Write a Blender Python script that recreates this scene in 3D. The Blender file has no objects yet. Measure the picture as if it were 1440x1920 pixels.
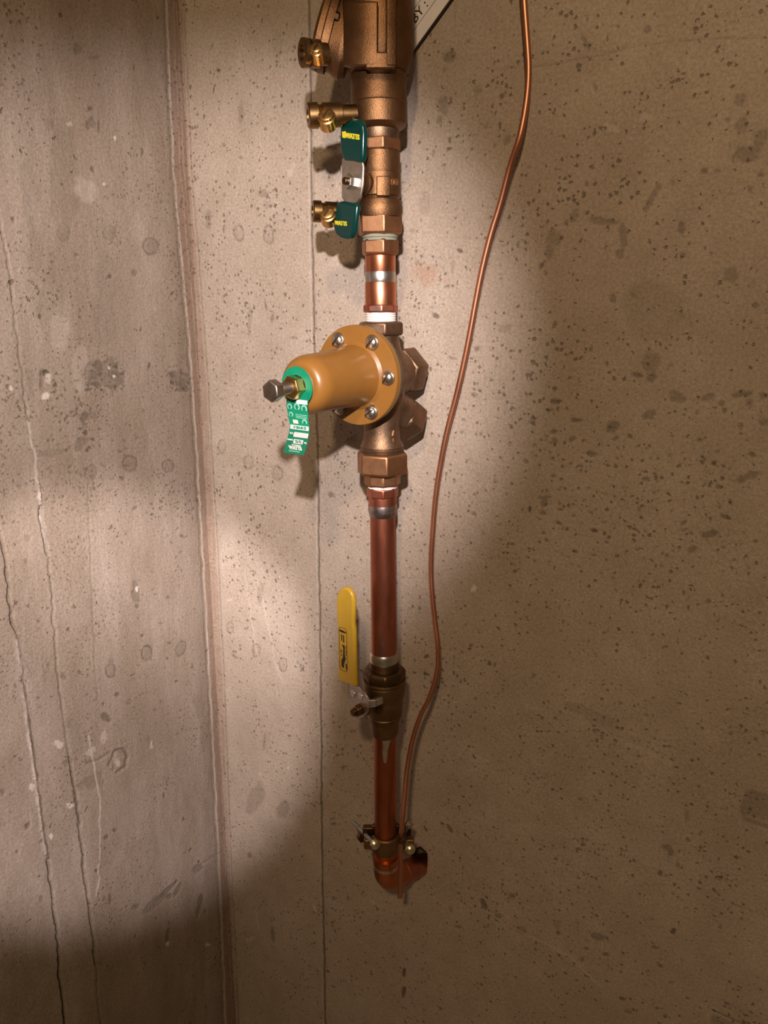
import bpy, math, random
import numpy as np

# ---------------------------------------------------------------- camera
FPX = 1387.0                                   # focal length in pixels of the 1440x1920 frame
YAW, PITCH, ROLL = 30.0, 16.0, 0.7
y_, p_, r_ = map(math.radians, (YAW, PITCH, ROLL))
FW = np.array([-math.sin(y_)*math.cos(p_), math.cos(y_)*math.cos(p_), -math.sin(p_)])
_R = np.array([math.cos(y_), math.sin(y_), 0.0]); _U = np.cross(_R, FW)
RT = _R*math.cos(r_) + _U*math.sin(r_)
UP = -_R*math.sin(r_) + _U*math.cos(r_)
def rd(x, y): return RT*((x-720)/FPX) - UP*((y-960)/FPX) + FW
CAM = np.array([0.0, -0.066, 1.05]) - 0.647*rd(714.7, 700)
def proj(P):
    d = np.asarray(P)-CAM; z = d@FW
    return 720+FPX*(d@RT)/z, 960-FPX*(d@UP)/z, z
def hit(P0, n, x, y):
    d = rd(x, y); return CAM + d*(((P0-CAM)@n)/(d@n))
NY = np.array([0.0, 1.0, 0.0]); NX = np.array([1.0, 0, 0]); NZ = np.array([0, 0, 1.0])
def on_wall(x, y, h=0.0): return hit(np.array([0, -h, 0.0]), NY, x, y)     # a point h metres off the right wall

scn = bpy.context.scene
cd = bpy.data.cameras.new('camera'); cam = bpy.data.objects.new('camera', cd); scn.collection.objects.link(cam)
cd.sensor_fit = 'VERTICAL'; cd.sensor_height = 36.0; cd.lens = FPX/1920*36.0; cd.clip_start = 0.01
from mathutils import Matrix, Vector
M4 = Matrix.Identity(4)
for i in range(3):
    M4[i][0] = RT[i]; M4[i][1] = UP[i]; M4[i][2] = -FW[i]; M4[i][3] = CAM[i]
cam.matrix_world = M4
scn.camera = cam

# ---------------------------------------------------------------- light and exposure
scn.view_settings.view_transform = 'Standard'
try: scn.view_settings.look = 'None'
except Exception: pass
scn.view_settings.gamma = 1.0; scn.view_settings.use_curve_mapping = False
scn.view_settings.exposure = 0.0
w = bpy.data.worlds.new('dim_basement'); scn.world = w; w.use_nodes = True
w.node_tree.nodes['Background'].inputs[0].default_value = (1.0, 0.74, 0.46, 1)
w.node_tree.nodes['Background'].inputs[1].default_value = 0.06

def lamp(name, kind, loc, target, color, energy, **kw):
    l = bpy.data.lights.new(name, kind); l.color = color; l.energy = energy
    for k, v in kw.items(): setattr(l, k, v)
    o = bpy.data.objects.new(name, l); scn.collection.objects.link(o); o.location = loc
    o.rotation_euler = (Vector(target)-Vector(loc)).to_track_quat('-Z', 'Y').to_euler()
    return o
XCORNER = on_wall(388, 960)[0]
def on_surface(x, y):
    q = on_wall(x, y)
    return q if q[0] > XCORNER else hit(np.array([XCORNER, 0, 0.0]), NX, x, y)
def spot_beam(name, loc, rim, color, energy, blend, radius, grow=0.0):
    """a spot lamp whose beam rim touches the walls at three spots"""
    L = np.array(loc); d = [on_surface(*q)-L for q in rim]; d = [v/np.linalg.norm(v) for v in d]
    ax = np.cross(d[1]-d[0], d[2]-d[0]); ax /= np.linalg.norm(ax)
    if ax@d[0] < 0: ax = -ax
    half = math.degrees(math.acos(ax@d[0]))+grow
    print('beam', name, half, proj(L+ax*.9))
    return lamp(name, 'SPOT', loc, tuple(L+ax), color, energy, spot_size=math.radians(2*half), spot_blend=blend, shadow_soft_size=radius)
# head lamp above and behind the lens, pinkish white
spot_beam('head_lamp', (0.38, -0.75, 1.30), [(985, 960), (670, 1320), (235, 0)], (1.0, 0.89, 0.88), 52.0, 0.68, 0.010)
# added fill spot, beam shaped to brighten only the lower left wall
spot_beam('left_wall_fill_spot', (0.42, -0.80, 1.22), [(0, 1800), (385, 1730), (350, 900)], (1.0, 0.88, 0.88), 66.0, 0.45, 0.012)
# warm ceiling bulb behind the photographer
lamp('ceiling_bulb', 'POINT', (0.55, -1.25, 1.85), (0, 0, 1), (1.0, 0.72, 0.44), 36.0, shadow_soft_size=0.04)

# ---------------------------------------------------------------- helpers
def tag(o, label=None, cat=None, group=None, kind=None):
    if label: o['label'] = label
    if cat: o['category'] = cat
    if group: o['group'] = group
    if kind: o['kind'] = kind
    return o
ORG = {}
def thing(name, label, cat, loc, group=None):
    o = bpy.data.objects.new(name, None); scn.collection.objects.link(o)
    o.location = tuple(loc); o.empty_display_size = 0.02; ORG[o.name] = np.asarray(loc, float)
    return tag(o, label, cat, group)
def org(o): return ORG[o.name]
def mesh_obj(name, V, Fs, mat, parent=None, smooth=True, sharp=35, bevel=0, seg=2, loc=None, label=None):
    V = np.asarray(V, float)
    base = org(parent) if parent is not None else (np.asarray(loc, float) if loc is not None else V.mean(0))
    me = bpy.data.meshes.new(name); me.from_pydata((V-base).tolist(), [], [list(f) for f in Fs]); me.update()
    import bmesh
    bm = bmesh.new(); bm.from_mesh(me); bmesh.ops.recalc_face_normals(bm, faces=bm.faces); bm.to_mesh(me); bm.free()
    if smooth:
        me.polygons.foreach_set('use_smooth', [True]*len(me.polygons))
        me.set_sharp_from_angle(angle=math.radians(sharp))
    o = bpy.data.objects.new(name, me); scn.collection.objects.link(o)
    if mat: me.materials.append(mat)
    if parent is not None: o.parent = parent
    else: o.location = tuple(base)
    ORG[o.name] = base
    if bevel:
        b = o.modifiers.new('bevel', 'BEVEL'); b.width = bevel; b.segments = seg; b.limit_method = 'ANGLE'
        b.angle_limit = math.radians(30); b.harden_normals = False
    if label: o['label'] = label
    return o
def unit(v): v = np.asarray(v, float); return v/np.linalg.norm(v)
class Geo:
    def __init__(s): s.V = []; s.F = []
    def add(s, V, F):
        n = len(s.V); s.V += [tuple(v) for v in V]; s.F += [[i+n for i in f] for f in F]; return s
    def lathe(s, O, ax, prof, n=40, phase=0.0, ref=None, cap=True, arc=None):
        O = np.asarray(O, float); ax = unit(ax)
        ref = np.asarray(ref if ref is not None else -FW, float)
        e1 = unit(ref-ax*(ref@ax)); e2 = np.cross(ax, e1)
        V = []; F = []
        for t, r in prof:
            for k in range(n):
                a = phase+2*math.pi*k/n
                V.append(O+ax*t+(e1*math.cos(a)+e2*math.sin(a))*r)
        for i in range(len(prof)-1):
            for k in range(n):
                F.append([i*n+k, i*n+(k+1) % n, (i+1)*n+(k+1) % n, (i+1)*n+k])
        if cap:
            F.append(list(range(n))); F.append([(len(prof)-1)*n+k for k in range(n)])
        return s.add(V, F)
    def prism(s, top, off):
        n = len(top); V = [np.asarray(p) for p in top]+[np.asarray(p)+off for p in top]
        F = [list(range(n)), list(range(2*n-1, n-1, -1))]+[[i, (i+1) % n, n+(i+1) % n, n+i] for i in range(n)]
        return s.add(V, F)
    def box(s, c, ex, ey, ez):
        c = np.asarray(c)
        return s.prism([c-ex-ey-ez, c+ex-ey-ez, c+ex+ey-ez, c-ex+ey-ez], 2*ez)
    def tube(s, pts, r, n=16, cap=True):
        pts = [np.asarray(p, float) for p in pts]; N = len(pts)
        rs = r if hasattr(r, '__len__') else [r]*N
        V = []; F = []; e1 = None
        for i, p in enumerate(pts):
            t = unit(pts[min(i+1, N-1)]-pts[max(i-1, 0)])
            if e1 is None: e1 = unit(np.cross(t, [0.3, 0.9, 0.1]))
            e1 = unit(e1-t*(e1@t)); e2 = np.cross(t, e1)
            for k in range(n):
                a = 2*math.pi*k/n; V.append(p+(e1*math.cos(a)+e2*math.sin(a))*rs[i])
        for i in range(N-1):
            for k in range(n): F.append([i*n+k, i*n+(k+1) % n, (i+1)*n+(k+1) % n, (i+1)*n+k])
        if cap: F.append(list(range(n))); F.append([(N-1)*n+k for k in range(n)])
        return s.add(V, F)
    def obj(s, name, mat, parent=None, **k): return mesh_obj(name, s.V, s.F, mat, parent, **k)
def catmull(P, m=10):
    P = [np.asarray(p, float) for p in P]; out = []
    for i in range(len(P)-1):
        a, b, c, d = P[max(i-1, 0)], P[i], P[i+1], P[min(i+2, len(P)-1)]
        for k in range(m):
            t = k/m
            out.append(.5*((2*b)+(c-a)*t+(2*a-5*b+4*c-d)*t*t+(3*b-a-3*c+d)*t**3))
    out.append(P[-1]); return out

# ---------------------------------------------------------------- materials
def nodes(name):
    m = bpy.data.materials.new(name); m.use_nodes = True
    nt = m.node_tree; return m, nt, nt.nodes['Principled BSDF']
def N(nt, typ, **kw):
    n = nt.nodes.new(typ)
    for k, v in kw.items():
        if k.startswith('i_'): n.inputs[k[2:].replace('_', ' ')].default_value = v
        else: setattr(n, k, v)
    return n
def ramp(nt, fac, stops, interp='LINEAR'):
    r = nt.nodes.new('ShaderNodeValToRGB'); r.color_ramp.interpolation = interp
    e = r.color_ramp.elements
    while len(e) < len(stops): e.new(0.5)
    for i, (p, c) in enumerate(stops):
        e[i].position = p; e[i].color = (c, c, c, 1) if not hasattr(c, '__len__') else (*c, 1)
    nt.links.new(fac, r.inputs[0]); return r.outputs[0]
def mixc(nt, fac, a, b, mode='MIX'):
    m = nt.nodes.new('ShaderNodeMix'); m.data_type = 'RGBA'; m.blend_type = mode
    for sock, v in ((m.inputs[0], fac), (m.inputs[6], a), (m.inputs[7], b)):
        if hasattr(v, 'is_output'): nt.links.new(v, sock)
        else: sock.default_value = v if not hasattr(v, '__len__') else (*v, 1)
    return m.outputs[2]
def math_(nt, op, a, b=None, clamp=False):
    m = nt.nodes.new('ShaderNodeMath'); m.operation = op; m.use_clamp = clamp
    for s, v in zip(m.inputs, (a, b)):
        if v is None: continue
        if hasattr(v, 'is_output'): nt.links.new(v, s)
        else: s.default_value = v
    return m.outputs[0]
def coord(nt, scale=(1, 1, 1)):
    t = nt.nodes.new('ShaderNodeTexCoord'); mp = nt.nodes.new('ShaderNodeMapping')
    mp.inputs['Scale'].default_value = scale; nt.links.new(t.outputs['Object'], mp.inputs[0]); return mp.outputs[0]
def noise(nt, vec, scale, detail=4, rough=.6):
    n = N(nt, 'ShaderNodeTexNoise'); n.inputs['Scale'].default_value = scale
    n.inputs['Detail'].default_value = detail; n.inputs['Roughness'].default_value = rough
    nt.links.new(vec, n.inputs['Vector']); return n.outputs['Fac']
def metal(name, c1, c2, rough=(.3, .5), metallic=1.0, scale=60, stretch=(1, 1, 1), bump=.0, bscale=600, c3=None):
    m, nt, b = nodes(name); v = coord(nt, stretch)
    f = ramp(nt, noise(nt, v, scale, 6, .65), [(.35, 0.0), (.65, 1.0)])
    col = mixc(nt, f, c1, c2)
    if c3:
        g = ramp(nt, noise(nt, v, scale*.35, 5, .7), [(.56, 0.0), (.66, 1.0)])
        col = mixc(nt, g, col, c3)
    nt.links.new(col, b.inputs['Base Color']); b.inputs['Metallic'].default_value = metallic
    rr = nt.nodes.new('ShaderNodeMapRange'); rr.inputs[3].default_value = rough[0]; rr.inputs[4].default_value = rough[1]
    nt.links.new(noise(nt, v, scale*2.3, 3), rr.inputs[0]); nt.links.new(rr.outputs[0], b.inputs['Roughness'])
    if bump:
        bp = N(nt, 'ShaderNodeBump'); bp.inputs['Strength'].default_value = bump; bp.inputs['Distance'].default_value = .0006
        nt.links.new(noise(nt, v, bscale, 3, .7), bp.inputs['Height']); nt.links.new(bp.outputs[0], b.inputs['Normal'])
    return m
def plain(name, c, rough=.4, metallic=0, spec=.5):
    m, nt, b = nodes(name); v = coord(nt)
    f = noise(nt, v, 90, 4)
    nt.links.new(mixc(nt, f, tuple(x*.88 for x in c), tuple(min(1, x*1.1) for x in c)), b.inputs['Base Color'])
    b.inputs['Roughness'].default_value = rough; b.inputs['Metallic'].default_value = metallic
    b.inputs['Specular IOR Level'].default_value = spec
    return m
BRONZE = metal('cast_bronze', (.125, .063, .027), (.20, .105, .048), (.36, .52), .9, 45, bump=.5, bscale=900)
BRONZE_SM = metal('machined_bronze', (.34, .17, .085), (.45, .24, .125), (.42, .55), 1, 70, bump=.15, bscale=1200)
BRONZE_DK = metal('tarnished_bronze', (.15, .09, .05), (.26, .16, .10), (.34, .55), .9, 60, bump=.4, bscale=900)
BRASS_DK = metal('oiled_dark_brass', (.085, .05, .024), (.17, .105, .05), (.34, .5), .95, 60, bump=.3, bscale=900)
BRASS = metal('yellow_brass', (.60, .36, .13), (.74, .48, .19), (.2, .36), 1, 80)
COPPER = metal('copper', (.56, .19, .10), (.72, .29, .16), (.26, .40), 1, 70, (1, 1, .4))
COPPER_OLD = metal('tarnished_copper', (.36, .115, .068), (.60, .22, .135), (.34, .52), 1, 38, (1, 1, .3), c3=(.22, .17, .15))
COPPER_RED = metal('reddish_old_copper', (.36, .11, .05), (.54, .19, .085), (.34, .48), 1, 30, (1, 1, .3))
SOLDER = metal('solder', (.50, .46, .42), (.70, .66, .62), (.25, .4), 1, 120)
STEEL = metal('zinc_steel', (.55, .51, .46), (.72, .68, .62), (.22, .4), 1, 90)
STEEL_DK = metal('grey_steel', (.40, .35, .31), (.55, .49, .44), (.25, .42), 1, 90)
GREYSC = metal('dull_grey_screw', (.22, .23, .22), (.34, .35, .33), (.4, .6), .6, 90)
PALEBRASS = metal('pale_brass_screw', (.62, .55, .32), (.75, .68, .45), (.25, .4), 1, 90)
TAPE = plain('thread_tape', (.78, .70, .66), .7)
PAINT = plain('ochre_paint', (.225, .10, .020), .36)
GREEN_V = plain('dark_green_vinyl', (.0, .026, .022), .22)
YELLOW_V = plain('yellow_vinyl', (.58, .36, .03), .3)
GREENTAG = plain('green_tag_print', (.0, .20, .105), .5)
WHITEP = plain('white_print', (.78, .74, .70), .6)
WHITEC = plain('white_card', (.74, .70, .70), .6)
BLACKP = plain('black_print_and_shadow', (.02, .014, .01), .5)
GREYP = plain('grey_print', (.30, .27, .28), .6)
YELP = plain('yellow_print', (.55, .47, .02), .5)
LIGHTGREEN = plain('pale_green_print', (.28, .55, .42), .5)
GASKET = plain('gasket_edge', (.10, .085, .035), .7)
EMBOSS = metal('worn_raised_bronze', (.7, .45, .28), (.8, .55, .36), (.3, .4), 1, 90)

def concrete(name, c1, c2, c3, stretch):
    m, nt, b = nodes(name)
    v = coord(nt); vs = coord(nt, stretch)
    big = ramp(nt, noise(nt, vs, 5.5, 6, .62), [(.36, 0.0), (.64, 1.0)])
    mid = ramp(nt, noise(nt, vs, 26, 6, .68), [(.35, 0.0), (.68, 1.0)])
    fine = ramp(nt, noise(nt, v, 420, 4, .75), [(.36, 0.0), (.64, 1.0)])
    col = mixc(nt, big, c1, c2)
    col = mixc(nt, math_(nt, 'MULTIPLY', mid, .55), col, c3)
    col = mixc(nt, math_(nt, 'MULTIPLY', fine, .52), col, (.42, .38, .33), 'MULTIPLY')
    # small air pores
    def pores(scale, thr, amount, seed):
        vo = N(nt, 'ShaderNodeTexVoronoi'); vo.inputs['Scale'].default_value = scale
        mp = nt.nodes.new('ShaderNodeMapping'); mp.inputs['Location'].default_value = (seed, seed*.7, seed*.3)
        dn = N(nt, 'ShaderNodeTexNoise'); dn.inputs['Scale'].default_value = scale*2.2
        nt.links.new(v, dn.inputs['Vector'])
        add = nt.nodes.new('ShaderNodeVectorMath'); add.operation = 'MULTIPLY_ADD'
        nt.links.new(dn.outputs['Color'], add.inputs[0]); add.inputs[1].default_value = (1.0/scale,)*3
        nt.links.new(v, mp.inputs[0]); nt.links.new(mp.outputs[0], add.inputs[2])
        nt.links.new(add.outputs[0], vo.inputs['Vector'])
        sep = nt.nodes.new('ShaderNodeSeparateColor'); nt.links.new(vo.outputs['Color'], sep.inputs[0])
        dens = noise(nt, v, 9+seed, 2)
        size = math_(nt, 'MULTIPLY', math_(nt, 'SUBTRACT', sep.outputs[0], math_(nt, 'SUBTRACT', thr+.5, dens)), .9)
        d = math_(nt, 'SUBTRACT', size, vo.outputs['Distance'])
        return math_(nt, 'MULTIPLY', math_(nt, 'MULTIPLY', d, 9, True), amount, True)
    p1 = pores(240, .56, .62, 3.0); p2 = pores(95, .80, .7, 7.0)
    pore = math_(nt, 'MAXIMUM', p1, p2)
    col = mixc(nt, pore, col, (.085, .06, .04))
    at = N(nt, 'ShaderNodeAttribute', attribute_name='marks')
    sp = nt.nodes.new('ShaderNodeSeparateColor'); nt.links.new(at.outputs['Color'], sp.inputs[0])
    col = mixc(nt, math_(nt, 'MULTIPLY', sp.outputs[0], 1, True), col, (.075, .055, .037))
    col = mixc(nt, math_(nt, 'MULTIPLY', sp.outputs[1], 1, True), col, (.66, .58, .52))
    col = mixc(nt, math_(nt, 'MULTIPLY', sp.outputs[2], 1, True), col, (.33, .15, .085))
    nt.links.new(col, b.inputs['Base Color'])
    b.inputs['Roughness'].default_value = .78; b.inputs['Specular IOR Level'].default_value = .3
    bp = N(nt, 'ShaderNodeBump'); bp.inputs['Strength'].default_value = .8; bp.inputs['Distance'].default_value = .0014
    h = math_(nt, 'SUBTRACT', math_(nt, 'MULTIPLY', noise(nt, v, 260, 6, .7), .7), pore)
    h = math_(nt, 'ADD', h, math_(nt, 'MULTIPLY', noise(nt, vs, 60, 4, .6), .8))
    nt.links.new(h, bp.inputs['Height']); nt.links.new(bp.outputs[0], b.inputs['Normal'])
    return m
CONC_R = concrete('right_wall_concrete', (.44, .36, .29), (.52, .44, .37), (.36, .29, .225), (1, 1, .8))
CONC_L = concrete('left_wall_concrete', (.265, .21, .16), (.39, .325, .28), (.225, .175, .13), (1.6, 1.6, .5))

# ---------------------------------------------------------------- walls
rng = np.random.default_rng(5)
_lat = rng.random((256, 256))
def vnoise(x, y, s, o=0):
    x = x/s+o*17.3; y = y/s+o*9.1
    xi = np.floor(x).astype(int); yi = np.floor(y).astype(int); fx = x-xi; fy = y-yi
    fx = fx*fx*(3-2*fx); fy = fy*fy*(3-2*fy)
    g = lambda a, b: _lat[a % 256, b % 256]
    return (g(xi, yi)*(1-fx)+g(xi+1, yi)*fx)*(1-fy)+(g(xi, yi+1)*(1-fx)+g(xi+1, yi+1)*fx)*fy
def fnoise(x, y, s, o=0): return (vnoise(x, y, s, o)*.5+vnoise(x, y, s/2, o+1)*.3+vnoise(x, y, s/4, o+2)*.2)

class Marks:
    """traces of the real marks on the concrete, stored per vertex: colour (dark, pale, rust) and relief depth"""
    def __init__(s, X, Y):
        s.X, s.Y = X, Y; s.c = np.zeros((len(X), 3)); s.d = np.zeros(len(X))
    def box(s, x0, y0, x1, y1): return np.nonzero((s.X > x0) & (s.X < x1) & (s.Y > y0) & (s.Y < y1))[0]
    def put(s, ch, i, a): s.c[i, ch] = np.maximum(s.c[i, ch], a)
    def blob(s, cx, cy, rx, ry, a=.5, ang=0, depth=0., ch=0, rag=.5, soft=.3):
        R = max(rx, ry)*1.8; i = s.box(cx-R, cy-R, cx+R, cy+R)
        if not len(i): return
        x, y = s.X[i]-cx, s.Y[i]-cy; t = math.radians(ang)
        u = (x*math.cos(t)+y*math.sin(t))/rx; v = (-x*math.sin(t)+y*math.cos(t))/ry
        d = np.hypot(u, v)+rag*(fnoise(s.X[i], s.Y[i], max(rx, ry)*.9, cx % 7)-.5)*2
        k = np.clip((1-d)/soft, 0, 1); s.put(ch, i, k*a); s.d[i] = np.maximum(s.d[i], k*depth)
    def ring(s, cx, cy, rx, ry, a=.45, ang=0, wid=.24, fill=.10, depth=.0006):
        R = max(rx, ry)*2; i = s.box(cx-R, cy-R, cx+R, cy+R)
        if not len(i): return
        x, y = s.X[i]-cx, s.Y[i]-cy; t = math.radians(ang)
        u = (x*math.cos(t)+y*math.sin(t))/rx; v = (-x*math.sin(t)+y*math.cos(t))/ry
        d = np.hypot(u, v)+.18*(fnoise(s.X[i], s.Y[i], rx)-.5)*2
        k = np.clip(1-abs(d-1)/wid, 0, 1)*(.35+.9*fnoise(s.X[i], s.Y[i], rx*1.2, 4))
        s.put(0, i, k*a); kk = np.clip((1-d)/.3, 0, 1); s.put(0, i, kk*fill); s.d[i] = np.maximum(s.d[i], k*depth)
    def line(s, pts, w=1.5, a=.5, depth=0., ch=0, wob=2, rag=.6, o=0):
        P = np.array(pts, float)
        for (x0, y0), (x1, y1) in zip(P[:-1], P[1:]):
            i = s.box(min(x0, x1)-w*3-wob, min(y0, y1)-w*3-wob, max(x0, x1)+w*3+wob, max(y0, y1)+w*3+wob)
            if not len(i): continue
            X, Y = s.X[i]+wob*2*(fnoise(s.X[i], s.Y[i], 22, o)-.5), s.Y[i]
            dx, dy = x1-x0, y1-y0; L = dx*dx+dy*dy
            t = np.clip(((X-x0)*dx+(Y-y0)*dy)/L, 0, 1); d = np.hypot(X-x0-t*dx, Y-y0-t*dy)
            k = np.clip(1.3-d/w, 0, 1)*np.clip(1-rag*1.6*fnoise(s.X[i]*.2, s.Y[i], 30, o+3)+.3*(rag > 0), 0.1, 1)
            s.put(ch, i, k*a); s.d[i] = np.maximum(s.d[i], k*depth) if depth > 0 else np.minimum(s.d[i], k*depth) if depth < 0 else s.d[i]
    def band(s, ys, xl, xr, a, ch=0, depth=0., streak=.5, soft=4):
        L = np.interp(s.Y, ys, xl); Rr = np.interp(s.Y, ys, xr)
        k = np.clip((s.X-L)/soft, 0, 1)*np.clip((Rr-s.X)/soft, 0, 1)
        n = vnoise((s.X-L)*1.0, s.Y, 3.2, 2)*.5+vnoise((s.X-L)*3.0, s.Y*.12, 6, 5)*.5
        s.c[:, ch] = np.maximum(s.c[:, ch], k*a*(1-streak+streak*n*1.6)); s.d += k*depth
    def scatter(s, n, x0, y0, x1, y1, r0=1.2, r1=3.5, a=.6, ang=0, seed=0, el=1.6):
        q = np.random.default_rng(seed)
        for _ in range(n):
            r = r0+(r1-r0)*q.random()**3
            s.blob(q.uniform(x0, x1), q.uniform(y0, y1), r*q.uniform(1, el), r, a*q.uniform(.5, 1.1), ang+q.uniform(-35, 35), r*.00022, rag=.5)

def grid_wall(name, P_of, U, Z, mat, painter, normal, label=None):
    U = np.asarray(U); Z = np.asarray(Z); nu, nz = len(U), len(Z)
    uu, zz = np.meshgrid(U, Z); P = P_of(uu.ravel(), zz.ravel())
    d = P-CAM; z = d@FW; ok = z > .05; zs = np.where(ok, z, 1)
    X = np.where(ok, 720+FPX*(d@RT)/zs, -9999); Y = np.where(ok, 960-FPX*(d@UP)/zs, -9999)
    m = Marks(X, Y); painter(m)
    relief = (fnoise(uu.ravel()*1000, zz.ravel()*1000, 60, 3)-.5)*.0016
    P = P-np.outer(m.d-relief, normal)
    me = bpy.data.meshes.new(name); me.vertices.add(len(P)); me.vertices.foreach_set('co', P.ravel())
    a = np.arange(nu-1); b = np.arange(nz-1); A, B = np.meshgrid(a, b); s0 = (B*nu+A).ravel()
    q = np.stack([s0, s0+1, s0+1+nu, s0+nu], 1)
    e = P[q[0, 1]]-P[q[0, 0]]; f = P[q[0, 3]]-P[q[0, 0]]
    if np.cross(e, f)@normal < 0: q = q[:, ::-1]
    nf = len(q); me.loops.add(nf*4); me.loops.foreach_set('vertex_index', q.ravel().astype(np.int32))
    me.polygons.add(nf); me.polygons.foreach_set('loop_start', np.arange(0, nf*4, 4, dtype=np.int32))
    me.polygons.foreach_set('loop_total', np.full(nf, 4, dtype=np.int32)); me.update(calc_edges=True)
    me.polygons.foreach_set('use_smooth', np.ones(nf, bool))
    at = me.color_attributes.new('marks', 'FLOAT_COLOR', 'POINT')
    at.data.foreach_set('color', np.concatenate([np.clip(m.c, 0, 1), np.ones((len(P), 1))], 1).ravel())
    me.materials.append(mat)
    o = bpy.data.objects.new(name, me); scn.collection.objects.link(o); o['kind'] = 'structure'
    if label: o['label'] = label
    return o

K = on_wall(388, 960); XC = K[0]                      # the corner
STRIP_Y = [0, 320, 640, 960, 1280, 1600, 1920]
STRIP_L = [312, 326, 355, 376, 394, 410, 424]
STRIP_R = [344, 358, 384, 404, 420, 432, 447]

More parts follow.
